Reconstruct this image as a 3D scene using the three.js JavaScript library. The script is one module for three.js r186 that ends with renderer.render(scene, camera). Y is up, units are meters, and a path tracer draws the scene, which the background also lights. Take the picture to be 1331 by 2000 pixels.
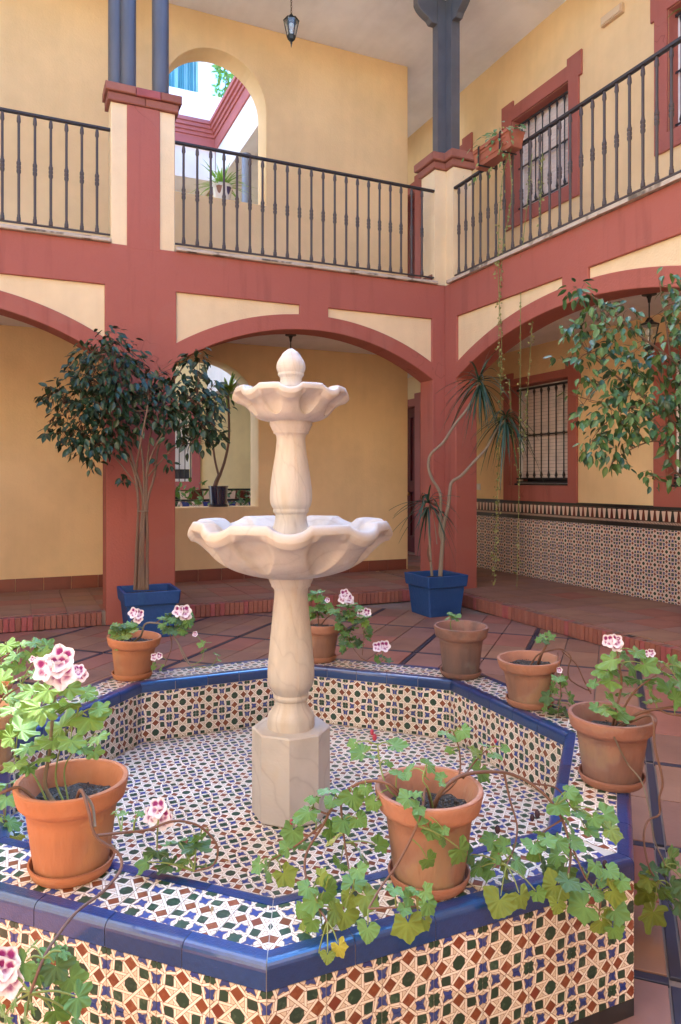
import * as THREE from 'three';
import { Sky } from 'three/addons/objects/Sky.js';
import { mergeGeometries, toCreasedNormals } from 'three/addons/utils/BufferGeometryUtils.js';

// ---------- camera, sky, sun, exposure ----------
const W = 681, H = 1024;
const YAW = 24.23 * Math.PI / 180, SY = Math.sin(YAW), CY = Math.cos(YAW), FPX = 1415, EYE = 1.55;
const camera = new THREE.PerspectiveCamera(2 * Math.atan(1000 / FPX) * 180 / Math.PI, W / H, 0.05, 500);
camera.position.set(0, EYE, 0);
camera.lookAt(SY, EYE, -CY);
camera.setViewOffset(1331, 2000, 0, 64, 1331, 2000);           // the lens is shifted, the camera level
const renderer = new THREE.WebGLRenderer({ antialias: true });
renderer.setSize(W, H);
renderer.toneMapping = THREE.LinearToneMapping;
renderer.toneMappingExposure = 4.7;
renderer.shadowMap.enabled = true;
const scene = new THREE.Scene();
const SUN_AZ = 55 * Math.PI / 180, SUN_EL = 53 * Math.PI / 180; // from the back wing's normal towards the right wing
const sunDir = new THREE.Vector3(Math.sin(SUN_AZ) * Math.cos(SUN_EL), Math.sin(SUN_EL), -Math.cos(SUN_AZ) * Math.cos(SUN_EL));
const sky = new Sky();
sky.name = 'sky'; sky.userData.kind = 'structure';
sky.scale.setScalar(400);
sky.material.uniforms.sunPosition.value.copy(sunDir);
sky.material.uniforms.turbidity.value = 6;
sky.material.uniforms.rayleigh.value = 1.2;
sky.material.uniforms.mieCoefficient.value = 0.006;
sky.material.uniforms.cloudCoverage.value = 0.35;
scene.add(sky);
scene.environmentIntensity = 0.3;
const sun = new THREE.DirectionalLight(0xfff5e8, 4.2);
sun.position.copy(sunDir).multiplyScalar(40);
sun.castShadow = true;
Object.assign(sun.shadow.camera, { left: -14, right: 14, top: 14, bottom: -14, near: 1, far: 90 });
sun.shadow.mapSize.set(2048, 2048);
scene.add(sun);

// ---------- helpers ----------
let seed = 12345;
const rnd = () => { seed = (seed + 0x6D2B79F5) | 0; let t = Math.imul(seed ^ (seed >>> 15), 1 | seed); t = (t + Math.imul(t ^ (t >>> 7), 61 | t)) ^ t; return ((t ^ (t >>> 14)) >>> 0) / 4294967296; };
const rr = (a, b) => a + (b - a) * rnd();
const clamp = (x, a, b) => Math.min(b, Math.max(a, x)), lerp = (a, b, t) => a + (b - a) * t;
const sstep = (a, b, x) => { const t = clamp((x - a) / (b - a), 0, 1); return t * t * (3 - 2 * t); };
// places are written as X to the right along the back wing, Y up, N away from the camera into the back wing
const V = (x, y, n) => new THREE.Vector3(x, y, -n);
// a point measured in the photograph (its pixels) at a distance d in front of the camera
const P = (px, py, d) => { const r = (px - 665.5) / FPX; return V((CY * r + SY) * d, EYE + (936 - py) / FPX * d, (-SY * r + CY) * d); };
const used = new Map();
function numbered(name) { const k = used.get(name) || 0; used.set(name, k + 1); return k ? `${name}_${String(k).padStart(3, '0')}` : name; }
function tag(o, label, category, group) { o.userData = { label, category }; if (group) o.userData.group = group; return o; }
function thing(name, label, category, group, pos) { const o = new THREE.Group(); o.name = numbered(name); scene.add(o); if (pos) o.position.copy(pos); return tag(o, label, category, group); }
function grp(name, parent) { const o = new THREE.Group(); o.name = name; parent.add(o); return o; }
function part(name, geo, mat, parent) { const m = new THREE.Mesh(geo, mat); m.name = name; parent.add(m); return m; }
function struct(name, geo, mat) { const m = new THREE.Mesh(geo, mat); m.name = numbered(name); m.userData.kind = 'structure'; scene.add(m); return m; }
function merge(list) { return mergeGeometries(list.map(g => { const h = g.index ? g.toNonIndexed() : g; for (const k of Object.keys(h.attributes)) if (!['position', 'normal', 'uv', 'color'].includes(k)) h.deleteAttribute(k); return h; })); }
// texture coordinates in metres, taken across each face's main direction
function metric(g0) {
  const g = g0.index ? g0.toNonIndexed() : g0, p = g.attributes.position, uv = new Float32Array(p.count * 2);
  const a = new THREE.Vector3(), b = new THREE.Vector3(), c = new THREE.Vector3();
  for (let i = 0; i < p.count; i += 3) {
    a.fromBufferAttribute(p, i); b.fromBufferAttribute(p, i + 1).sub(a); c.fromBufferAttribute(p, i + 2).sub(a);
    const n = b.cross(c), x = Math.abs(n.x), y = Math.abs(n.y), z = Math.abs(n.z);
    for (let k = i; k < i + 3; k++) {
      const X = p.getX(k), Y = p.getY(k), Z = p.getZ(k);
      const [u, v] = y >= x && y >= z ? [X, Z] : x >= z ? [Z, Y] : [X, Y];
      uv[k * 2] = u; uv[k * 2 + 1] = v;
    }
  }
  g.setAttribute('uv', new THREE.BufferAttribute(uv, 2));
  return g;
}
const box = (x0, x1, y0, y1, n0, n1) => metric(new THREE.BoxGeometry(Math.abs(x1 - x0), Math.abs(y1 - y0), Math.abs(n1 - n0)).translate((x0 + x1) / 2, (y0 + y1) / 2, -(n0 + n1) / 2));
// a box with chamfered edges
function cbox(x0, x1, y0, y1, n0, n1, c = 0.006) {
  const s = new THREE.Shape(), w = x1 - x0 - 2 * c, h = y1 - y0 - 2 * c;
  s.moveTo(0, 0); s.lineTo(w, 0); s.lineTo(w, h); s.lineTo(0, h); s.closePath();
  return metric(new THREE.ExtrudeGeometry(s, { depth: n1 - n0 - 2 * c, bevelEnabled: true, bevelThickness: c, bevelSize: c, bevelSegments: 1 }).translate(x0 + c, y0 + c, -n1 + c));
}
function shapeOf(pts, holes = []) { const s = new THREE.Shape(pts.map(p => new THREE.Vector2(p[0], p[1]))); for (const h of holes) s.holes.push(new THREE.Path(h.map(p => new THREE.Vector2(p[0], p[1])))); return s; }
function ext(shape, depth, bevel = 0) { return new THREE.ExtrudeGeometry(shape, bevel ? { depth: depth - 2 * bevel, bevelEnabled: true, bevelThickness: bevel, bevelSize: bevel, bevelOffset: -bevel, bevelSegments: 1, curveSegments: 24 } : { depth, bevelEnabled: false, curveSegments: 24 }).translate(0, 0, bevel); }
// drawn in a wall's own plane, z out of the wall: u is X on the walls along X; u is -N on the walls along N
const onBack = (g, n) => metric(g.translate(0, 0, -n));
const onSide = (g, x) => metric(g.rotateY(-Math.PI / 2).translate(x, 0, 0));
const rect = (a, b, c, d) => [[a, c], [b, c], [b, d], [a, d]];
function arc(x0, x1, ys, rise, n = 28) { // segmental arch from x0 to x1
  const h = (x1 - x0) / 2, R = (h * h + rise * rise) / (2 * rise), cy = ys + rise - R, cx = (x0 + x1) / 2, a0 = Math.asin(h / R), out = [];
  for (let i = 0; i <= n; i++) { const a = -a0 + 2 * a0 * i / n; out.push([cx + R * Math.sin(a), cy + R * Math.cos(a)]); }
  return out;
}
function tube(pts, r0, r1, seg = 8, rings = 0) { // tapered tube through points
  const c = new THREE.CatmullRomCurve3(pts, false, 'centripetal'), n = rings || Math.max(4, pts.length * 4), g = new THREE.TubeGeometry(c, n, 1, seg, false), p = g.attributes.position, q = new THREE.Vector3();
  for (let i = 0; i <= n; i++) { const t = i / n, r = lerp(r0, r1, t); c.getPointAt(t, q); for (let j = 0; j <= seg; j++) { const k = i * (seg + 1) + j; p.setXYZ(k, q.x + (p.getX(k) - q.x) * r, q.y + (p.getY(k) - q.y) * r, q.z + (p.getZ(k) - q.z) * r); } }
  return g.toNonIndexed();
}
const lathe = (pts, seg = 24) => { const g = new THREE.LatheGeometry(pts.map(p => new THREE.Vector2(p[0], p[1])), seg); return seg >= 20 ? toCreasedNormals(g, 0.62) : g; };

// ---------- noise and textures ----------
const hash = (x, y, s) => { let h = (Math.imul(x, 374761393) + Math.imul(y, 668265263) + Math.imul(s, 1442695041)) | 0; h = Math.imul(h ^ (h >>> 13), 1274126177); h ^= h >>> 16; return (h >>> 0) / 4294967296; };
function vn(x, y, px, py, s) { const ix = Math.floor(x), iy = Math.floor(y); let fx = x - ix, fy = y - iy; fx = fx * fx * (3 - 2 * fx); fy = fy * fy * (3 - 2 * fy); const m = (a, p) => ((a % p) + p) % p, x0 = m(ix, px), x1 = m(ix + 1, px), y0 = m(iy, py), y1 = m(iy + 1, py); return lerp(lerp(hash(x0, y0, s), hash(x1, y0, s), fx), lerp(hash(x0, y1, s), hash(x1, y1, s), fx), fy); }
function fbm(u, v, fx, fy, oct, s) { let a = 1, t = 0, n = 0; for (let o = 0; o < oct; o++) { t += a * vn(u * fx, v * fy, fx, fy, s + o * 17); n += a; fx *= 2; fy *= 2; a *= 0.5; } return t / n; }
const enc = c => { c = clamp(c, 0, 1); return 255 * (c <= 0.0031308 ? 12.92 * c : 1.055 * Math.pow(c, 1 / 2.4) - 0.055); };
function tex(w, h, fn, color, rep = [1, 1]) {
  const d = new Uint8Array(w * h * 4);
  for (let j = 0; j < h; j++) for (let i = 0; i < w; i++) { const c = fn((i + 0.5) / w, (j + 0.5) / h), k = (j * w + i) * 4; if (color) { d[k] = enc(c[0]); d[k + 1] = enc(c[1]); d[k + 2] = enc(c[2]); } else d[k] = d[k + 1] = d[k + 2] = 255 * clamp(c, 0, 1); d[k + 3] = 255; }
  const t = new THREE.DataTexture(d, w, h); t.wrapS = t.wrapT = THREE.RepeatWrapping; t.magFilter = t.minFilter = THREE.LinearFilter; t.repeat.set(...rep);
  if (color) t.colorSpace = THREE.SRGBColorSpace;
  t.needsUpdate = true; return t;
}
function rep(t, a, b = a) { const c = t.clone(); c.repeat.set(a, b); c.needsUpdate = true; return c; }
const lin = (r, g, b) => new THREE.Color().setRGB(r, g, b);
const std = (o) => new THREE.MeshStandardMaterial(o), phys = (o) => new THREE.MeshPhysicalMaterial(o);

const plasterMottle = tex(1024, 1024, (u, v) => { const a = fbm(u, v, 4, 4, 5, 1), b = fbm(u, v, 40, 3, 3, 9), c = fbm(u, v, 30, 30, 3, 21); const e = sstep(0.5, 0.72, fbm(u, v, 7, 5, 5, 131)), d = sstep(0.56, 0.82, fbm(u, v, 44, 3, 4, 137)); const k = (0.82 + 0.26 * a + 0.05 * (b - 0.5) + 0.05 * (c - 0.5)) * (1 - 0.04 * e) * (1 - 0.015 * d); return [k, k * (0.985 + 0.02 * a), k * (0.96 + 0.06 * a)]; }, true, [0.31, 0.31]);
const plasterBump = tex(1024, 1024, (u, v) => 0.55 * fbm(u, v, 12, 12, 4, 3) + 0.45 * fbm(u, v, 120, 120, 3, 5), false, [0.55, 0.55]);
const grainBump = tex(512, 512, (u, v) => fbm(u, v, 24, 24, 4, 33), false, [2, 2]);
const cloud = tex(512, 512, (u, v) => { const a = fbm(u, v, 5, 5, 5, 41); const k = 0.72 + 0.45 * a; return [k, k, k]; }, true, [1.3, 1.3]);
const M = {};
M.yellow = std({ color: lin(0.86, 0.605, 0.315), map: plasterMottle, bumpMap: plasterBump, bumpScale: 0.004, roughness: 0.92 });
M.cream = std({ color: lin(0.83, 0.65, 0.40), map: plasterMottle, bumpMap: plasterBump, bumpScale: 0.005, roughness: 0.92 });
const redWear = tex(1024, 1024, (u, v) => { const a = fbm(u, v, 4, 4, 5, 1), d = sstep(0.55, 0.8, fbm(u, v, 36, 3, 4, 611)), f = sstep(0.58, 0.75, fbm(u, v, 7, 9, 5, 613)), w = Math.abs(fbm(u, v, 5, 5, 5, 617) - 0.5), cr = (1 - sstep(0, 0.006, w)) * sstep(0.5, 0.6, fbm(u, v, 3, 3, 2, 619)); const k = (0.84 + 0.24 * a) * (1 - 0.16 * d) * (1 - 0.3 * cr); return [k, k * (1 + 0.14 * f), k * (1 + 0.18 * f)]; }, true, [0.27, 0.27]);
M.red = std({ color: lin(0.40, 0.118, 0.086), map: redWear, bumpMap: plasterBump, bumpScale: 0.005, roughness: 0.85 });
M.white = std({ color: lin(0.9, 0.885, 0.87), map: plasterMottle, bumpMap: plasterBump, bumpScale: 0.003, roughness: 0.95 });
M.steel = std({ color: lin(0.105, 0.105, 0.112), map: cloud, bumpMap: grainBump, bumpScale: 0.0006, roughness: 0.45 });
M.iron = std({ color: lin(0.032, 0.027, 0.028), bumpMap: grainBump, bumpScale: 0.0008, roughness: 0.55, metalness: 0.2 });
M.railIron = std({ color: lin(0.075, 0.058, 0.055), map: cloud, roughness: 0.6 });
M.nosing = std({ color: lin(0.55, 0.46, 0.36), map: tex(1024, 256, (u, v) => { const a = sstep(0.5, 0.75, fbm(u, v, 18, 4, 4, 51)), b = fbm(u, v, 60, 20, 3, 52); const k = (0.75 + 0.4 * b) * (1 - 0.75 * a); return [k, k * (1 - 0.05 * a), k * (1 - 0.12 * a)]; }, true, [0.4, 1.6]), roughness: 0.9 });
M.brick = [0, 1, 2, 3].map(i => std({ color: lin(0.28 + 0.03 * i, 0.1 + 0.014 * (i % 3), 0.07 + 0.008 * i), map: cloud, bumpMap: grainBump, bumpScale: 0.003, roughness: 0.9 }));
M.clay = [0, 1, 2, 3].map(i => std({ color: lin(0.27 + 0.026 * i, 0.136 + 0.015 * (i % 3), 0.094 + 0.011 * ((i * 2) % 3)), map: rep(cloud, 1.1), bumpMap: grainBump, bumpScale: 0.0012, roughness: 0.55 + 0.05 * i }));
M.grout = std({ color: lin(0.30, 0.22, 0.17), map: cloud, roughness: 0.95 });
M.paleGrout = std({ color: lin(0.55, 0.47, 0.38), map: cloud, roughness: 0.95 });
M.blueStrip = phys({ color: lin(0.034, 0.032, 0.055), map: cloud, roughness: 0.6, clearcoat: 0.15, clearcoatRoughness: 0.25 });
M.blueTile = [0, 1, 2].map(i => phys({ color: lin(0.001, 0.026 + 0.008 * i, 0.115 + 0.03 * i), map: rep(cloud, 2.2), roughness: 0.3, clearcoat: 1, clearcoatRoughness: 0.08, bumpMap: grainBump, bumpScale: 0.0006 }));
M.darkTile = phys({ color: lin(0.012, 0.016, 0.018), roughness: 0.3, clearcoat: 0.8, clearcoatRoughness: 0.15 });
M.skirt = [0, 1].map(i => phys({ color: lin(0.22 + 0.03 * i, 0.06 + 0.008 * i, 0.035), map: cloud, roughness: 0.4, clearcoat: 0.3, clearcoatRoughness: 0.3 }));
// glazed tiles: a strapwork of stars, hexagons and crosses printed on each square tile
function printTile(S, wear, sd) {
  const cv = document.createElement('canvas'); cv.width = cv.height = S; const c = cv.getContext('2d');
  c.fillStyle = '#ddccb8'; c.fillRect(0, 0, S, S);
  let q = sd; const r = () => { q = (q * 16807) % 2147483647; return q / 2147483647; };
  const poly = (pts, fill) => { for (const ox of [-1, 0, 1]) for (const oy of [-1, 0, 1]) { c.beginPath(); pts.forEach(([x, y], i) => { const X = (x + 0.5 + ox) * S, Y = (y + 0.5 + oy) * S; i ? c.lineTo(X, Y) : c.moveTo(X, Y); }); c.closePath(); c.fillStyle = fill; c.fill(); c.lineWidth = S * 0.012; c.strokeStyle = 'rgba(120,84,56,0.55)'; c.stroke(); } };
  const star = (cx, cy, n, ro, ri, a0) => Array.from({ length: 2 * n }, (_, k) => { const a = a0 + Math.PI * k / n, R = k % 2 ? ri : ro; return [cx + R * Math.cos(a), cy + R * Math.sin(a)]; });
  const hue = (h, s, l) => `hsl(${h + 6 * (r() - 0.5)},${s + 8 * (r() - 0.5)}%,${l + 3 * (r() - 0.5)}%)`;
  poly(star(0, 0, 8, 0.16, 0.125, 0), hue(148, 36, 18)); poly(star(0.5, 0.5, 8, 0.152, 0.12, 0.39), hue(148, 36, 19));
  for (const k of [0, 1, 2, 3]) {
    const a = k * Math.PI / 2, ca = Math.cos(a), sa = Math.sin(a), rot = pts => pts.map(([x, y]) => [x * ca - y * sa, x * sa + y * ca]);
    poly(rot([[0, -0.208], [0.116, -0.308], [0.116, -0.395], [0, -0.478], [-0.116, -0.395], [-0.116, -0.308]]), hue(20, 62, 30));
    poly(rot(star(0.266, 0.26, 7, 0.142, 0.108, 0.78)), hue(148, 36, 18));
    if (k < 2) for (const s of [-1, 1]) poly(rot(star(0.5, 0.222 * s, 4, 0.158, 0.066, Math.PI / 4)), hue(226, 55, 34));
  }
  // interlaced straps: cream bands with brown edges
  const band = (x0, y0, x1, y1) => { for (const ox of [-1, 0, 1]) for (const oy of [-1, 0, 1]) for (const [w, col] of [[0.058, 'rgba(112,66,40,0.7)'], [0.041, '#f1e9de']]) { c.beginPath(); c.moveTo((x0 + 0.5 + ox) * S, (y0 + 0.5 + oy) * S); c.lineTo((x1 + 0.5 + ox) * S, (y1 + 0.5 + oy) * S); c.lineWidth = w * S; c.lineCap = 'round'; c.strokeStyle = col; c.stroke(); } };
  for (let k = 0; k < 4; k++) {
    const a = k * Math.PI / 2, ca = Math.cos(a), sa = Math.sin(a), b = (x0, y0, x1, y1) => band(x0 * ca - y0 * sa, x0 * sa + y0 * ca, x1 * ca - y1 * sa, x1 * sa + y1 * ca);
    b(-0.145, -0.35, -0.145, 0.42); b(0.145, 0.38, 0, 0.5); b(-0.145, 0.38, 0, 0.5); b(-0.33, -0.13, 0.14, 0.34); b(0.145, 0.4, 0.34, 0.36); b(-0.145, 0.4, -0.34, 0.36); b(0.34, 0.36, 0.36, 0.145); b(0.36, 0.145, 0.5, 0.0); b(0.38, 0.5, 0.34, 0.38); b(0.5, 0.38, 0.38, 0.34);
  }
  for (let i = 0; i < 60 * wear; i++) { c.fillStyle = `rgba(226,200,170,${0.12 * r()})`; const x = r() * S, y = r() * S, w = S * (0.01 + 0.05 * r()); c.beginPath(); c.ellipse(x, y, w, w * 0.6, r() * 3, 0, 7); c.fill(); }
  const t = new THREE.CanvasTexture(cv); t.colorSpace = THREE.SRGBColorSpace; t.wrapS = t.wrapT = THREE.RepeatWrapping; t.magFilter = THREE.LinearFilter; return t;
}
const glaze = (map, o = {}) => phys({ map, roughness: 0.42, clearcoat: 0.55, clearcoatRoughness: 0.18, ...o });
const prints = [printTile(512, 1, 7), printTile(512, 3, 77), printTile(512, 6, 777), printTile(512, 2, 7777)];
M.tile = prints.map((p, i) => glaze(p, { color: lin(0.98 - 0.04 * i, 0.97 - 0.04 * i, 0.96 - 0.05 * i) }));
M.dadoTile = prints.map((p, i) => glaze(p, { color: lin(1 - 0.04 * i, 0.92 - 0.04 * i, 0.88 - 0.03 * i), roughness: 0.5 }));
function printCanvas(w, h, draw) { const cv = document.createElement('canvas'); cv.width = w; cv.height = h; draw(cv.getContext('2d')); const t = new THREE.CanvasTexture(cv); t.colorSpace = THREE.SRGBColorSpace; t.wrapS = t.wrapT = THREE.RepeatWrapping; t.magFilter = THREE.LinearFilter; return t; }
M.frieze = glaze(printCanvas(256, 256, c => { c.fillStyle = '#131a17'; c.fillRect(0, 0, 256, 256); c.fillStyle = '#5c2214'; c.fillRect(64, 0, 128, 256); c.fillStyle = '#d9c0aa'; for (const x of [64, 192]) { c.beginPath(); c.moveTo(x - 46, 22); c.lineTo(x + 46, 22); c.lineTo(x + 20, 240); c.lineTo(x - 20, 240); c.closePath(); c.fill(); } }));
M.rope = glaze(printCanvas(256, 64, c => { c.fillStyle = '#4a2a22'; c.fillRect(0, 0, 256, 64); c.strokeStyle = '#cdb6a2'; c.lineWidth = 16; for (let i = -1; i < 9; i++) { c.beginPath(); c.moveTo(i * 32, 58); c.lineTo(i * 32 + 26, 6); c.stroke(); } }));

// ---------- the house round the courtyard ----------
const N0 = 8.02, X0 = 5.10, NB = 9.85, X1 = 6.75, TH = 0.32, FLOOR = 0.15, UP = 4.10, SPRING = 2.83, RISE = 0.5, PANEL = 3.615;
const plan = (pts, y0, y1, bevel = 0) => { const g = ext(shapeOf(pts), y1 - y0, bevel); return metric(g.rotateX(-Math.PI / 2).translate(0, y0, 0)); };
function spandrels(x0, x1) { // the two sunk panels over an arch
  const h = (x1 - x0) / 2, R0 = (h * h + RISE * RISE) / (2 * RISE), cy = SPRING + RISE - R0, cx = (x0 + x1) / 2, R = R0 + 0.18, out = [];
  for (const s of [-1, 1]) {
    const a = h - 0.012, b = 0.185, p = [];
    for (let i = 0; i <= 20; i++) { const t = lerp(a, b, i / 20); p.push([cx + s * t, cy + Math.sqrt(R * R - t * t)]); }
    p.push([cx + s * b, PANEL], [cx + s * a, PANEL]);
    out.push(s < 0 ? p.reverse() : p);
  }
  return out;
}
function arcade(name, label, bays, uL, uR, place) {
  const t = thing(name, label, 'arcade');
  const out = [[uL, 4.06], [uL, 0]];
  for (const [a, b] of bays) out.push([a, 0], ...arc(a, b, SPRING, RISE), [b, 0]);
  out.push([uR, 0], [uR, 4.06]);
  const holes = bays.flatMap(([a, b]) => spandrels(a, b));
  part('red_frame', place(ext(shapeOf(out, holes), TH, 0.007).translate(0, 0, -TH)), M.red, t);
  for (const h of holes) part('spandrel_panel', place(ext(shapeOf(h), 0.24).translate(0, 0, -0.27)), M.cream, t);
  return t;
}
const backArcade = arcade('back_arcade', 'red arched front of the back wing with sunk yellow panels', [[-2.45, 0.885], [1.615, 4.915]], -2.98, X0, g => onBack(g, N0));
const sideArcade = arcade('side_arcade', 'red arched front of the right wing with one wide arch', [[-7.77, -3.51], [-2.8, 1.46]].map(b => b), -8.34, 2.5, g => onSide(g, X0));
// stone edge of the balcony floor
for (const [x0, x1] of [[-2.98, 0.93], [1.62, 4.97]]) part('balcony_edge', cbox(x0, x1, 4.06, 4.10, N0 - 0.045, N0 + 0.3, 0.008), M.nosing, backArcade);
part('balcony_edge', metric(cbox(X0 - 0.045, X0 + 0.3, 4.062, 4.102, -2.5, 7.93, 0.008)), M.nosing, sideArcade);
// pier between the balconies: cream with a red band, under a cap of bricks
const pier = grp('pier', backArcade);
part('pier_body', cbox(0.935, 1.616, 4.03, 5.575, 8.032, 8.26, 0.01), M.cream, pier);
part('red_band', cbox(1.1, 1.448, 4.03, 5.572, 8.018, 8.05, 0.004), M.red, pier);
[[0.9, 1.29, 5.575], [1.294, 1.65, 5.575], [0.875, 1.19, 5.668], [1.194, 1.45, 5.664], [1.454, 1.68, 5.668]].forEach(([a, b, y], i) => part('cap_brick', cbox(a, b, y, y + 0.088, i < 2 ? 7.995 : 7.965, 8.3, 0.009), M.brick[i % 4], pier));
// corner pier, folded round the inner corner
const L = (o) => [[4.97 - o, 8.06 - o], [5.14 - o, 8.06 - o], [5.14 - o, 7.89 - o], [5.42 + o, 7.89 - o], [5.42 + o, 8.4 + o], [4.97 - o, 8.4 + o]];
const corner = grp('corner_pier', sideArcade);
part('pier_body', plan(L(0), 4.07, 5.57, 0.008), M.cream, corner);
part('pier_cap', plan(L(0.035), 5.57, 5.66, 0.01), M.brick[1], corner);
part('pier_cap', plan(L(0.075), 5.662, 5.77, 0.012), M.brick[2], corner);
part('skirting_tile', cbox(4.955, 4.969, 4.105, 4.22, 8.12, 8.4, 0.002), M.skirt[0], corner);
part('skirting_tile', cbox(5.2, 5.42, 4.105, 4.22, 7.875, 7.889, 0.002), M.skirt[0], corner);

// floors of the galleries
function pavers(parent, name, x0, x1, n0, n1, y, sx, sn, mats, gap = 0.006, th = 0.012) {
  const nx = Math.round((x1 - x0) / sx), nn = Math.round((n1 - n0) / sn), dx = (x1 - x0) / nx, dn = (n1 - n0) / nn;
  const geo = [0, 1, 2].map(i => cbox(0, dx - gap, 0, th, 0, dn - gap, 0.002).translate(0, (i - 1) * 0.0006, 0));
  for (let i = 0; i < nx; i++) for (let j = 0; j < nn; j++) { const m = part(name, geo[(i * 7 + j * 3) % 3], mats[Math.floor(rnd() * mats.length)], parent); m.position.set(x0 + i * dx + gap / 2, y, -(n0 + j * dn + gap / 2)); }
}
const galleryFloor = struct('gallery_floor', merge([box(-2.98, 5.0, 0, FLOOR - 0.008, 8.06, NB), box(5.0, X1, 0, FLOOR - 0.008, -2.5, 16)]), M.grout);
pavers(galleryFloor, 'floor_tile', -2.95, 5.0, 8.13, NB - 0.002, FLOOR - 0.0085, 0.35, 0.34, M.clay);
pavers(galleryFloor, 'floor_tile', 5.08, X1 - 0.03, 2.5, 13.1, FLOOR - 0.0085, 0.4, 0.4, M.clay);
// edge of the step: bricks on their heads
{
  const bg = [0, 1, 2].map(i => cbox(0, 0.051, 0, 0.138 + 0.001 * i, 0, 0.1, 0.004));
  const bs = [0, 1, 2].map(i => cbox(0, 0.1, 0, 0.138 + 0.001 * i, 0, 0.051, 0.004));
  for (const [a, b] of [[-2.4, 0.88], [1.62, 4.96]]) for (let x = a; x < b - 0.04; x += 0.056) { const m = part('brick', bg[Math.floor(rnd() * 3)], M.brick[Math.floor(rnd() * 4)], galleryFloor); m.position.set(x, 0.004, -8.03 + rr(-0.002, 0.002)); }
  for (let n = 3.3; n < 7.98; n += 0.056) { const m = part('brick', bs[Math.floor(rnd() * 3)], M.brick[Math.floor(rnd() * 4)], galleryFloor); m.position.set(4.975 + rr(-0.002, 0.002), 0.004, -n); }
}
struct('upper_gallery_floor', merge([box(-2.98, 5.42, 3.45, 4.055, 8.343, NB), box(5.423, X1, 3.45, 4.055, -2.5, 16)]), M.white);
struct('upper_ceiling', merge([box(-2.98, 7.1, 7.97, 8.12, 7.75, 10.23), box(4.86, 7.1, 7.97, 8.12, -2.6, 7.748), box(5.2, 7.1, 7.97, 8.12, 10.232, 16.2)]), M.white);
{
  const roof = thing('roof', 'roof edge over the upper gallery', 'roof');
  part('roof_slab', merge([box(-3.3, 7.1, 8.122, 8.42, 7.62, 10.23), box(4.72, 7.1, 8.122, 8.42, -2.6, 7.618), box(5.2, 7.1, 8.122, 8.3, 10.232, 16.2)]), M.red, roof);
  part('edge_beam', merge([box(-2.98, 5.05, 7.86, 7.968, 8.06, 8.26), box(5.08, 5.3, 7.86, 7.968, -2.5, 8.058)]), M.steel, roof);
}

// back wall of the gallery with its two arched openings
const skirtGeo = [0, 1].map(i => cbox(0, 0.321, 0, 0.163, 0, 0.014, 0.002));
{
  const t = thing('back_wall', 'yellow back wall of the gallery with two arched openings one above the other', 'wall');
  const archHole = (c, r, sill, ys) => [[c - r, sill], [c + r, sill], ...arc(c - r, c + r, ys, r * 0.995).reverse()];
  part('plaster', onBack(ext(shapeOf(rect(-2.98, 5.582, 0.0, 7.97), [archHole(2.4, 0.755, 1.165, 2.455), archHole(2.55, 0.72, 5.45, 6.79)]), 0.38, 0.008).translate(0, 0, -0.38), NB), M.yellow, t);
    for (let i = 0; i < 26; i++) { const x = -2.922 + i * 0.326; if (x > 5.3) break; const m = part('skirting_tile', skirtGeo[i % 2], M.skirt[(i * 5 % 3) % 2], t); m.position.set(x, FLOOR + 0.001, -NB + 0.0142); }
}
// side wall with windows, doors and a tiled dado
const sideWall = thing('side_wall', 'yellow wall of the right wing with barred windows and patterned tile dado', 'wall');
const opens = [ // body of the surround (near N, far N, bottom, top), opening
  { name: 'window', b: [7.39, 8.95, 1.235, 3.12], o: [7.56, 8.80, 1.46, 2.92] }, { name: 'window', b: [4.58, 6.14, 1.235, 3.12], o: [4.75, 5.97, 1.46, 2.92] },
  { name: 'window', b: [7.36, 8.94, 5.27, 7.15], o: [7.55, 8.76, 5.47, 6.86] }, { name: 'window', b: [4.56, 6.13, 5.27, 7.15], o: [4.75, 5.95, 5.47, 6.86] }, { name: 'window', b: [9.84, 10.98, 5.27, 7.15], o: [10.02, 10.8, 5.47, 6.86] },
  { name: 'door', b: [11.4, 12.72, FLOOR, 3.13], o: [11.6, 12.52, FLOOR, 2.9] }, { name: 'door', b: [11.4, 12.72, UP - 0.04, 7.13], o: [11.6, 12.52, UP - 0.04, 6.86] }];
part('plaster', onSide(ext(shapeOf(rect(-16.0, 2.5, 0.0, 7.97), opens.map(w => rect(-w.o[1], -w.o[0], w.o[2] + (w.name === 'door' ? 0.01 : 0), w.o[3]))), 0.35).translate(0, 0, -0.35), X1), M.yellow, sideWall);
part('end_wall', box(3.6, 6.748, 0, 7.968, 16.0, 16.2), M.yellow, sideWall);
M.slat = std({ color: lin(0.8, 0.68, 0.61), map: cloud, roughness: 0.6 });
M.doorWood = std({ color: lin(0.12, 0.014, 0.014), map: cloud, roughness: 0.4 });
M.brass = std({ color: lin(0.75, 0.5, 0.2), roughness: 0.3, metalness: 1 });
M.glass = phys({ color: lin(0.9, 0.95, 0.95), roughness: 0.05, transmission: 1, thickness: 0 });
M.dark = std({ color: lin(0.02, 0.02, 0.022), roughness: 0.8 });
const barGeo = new Map();
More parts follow.
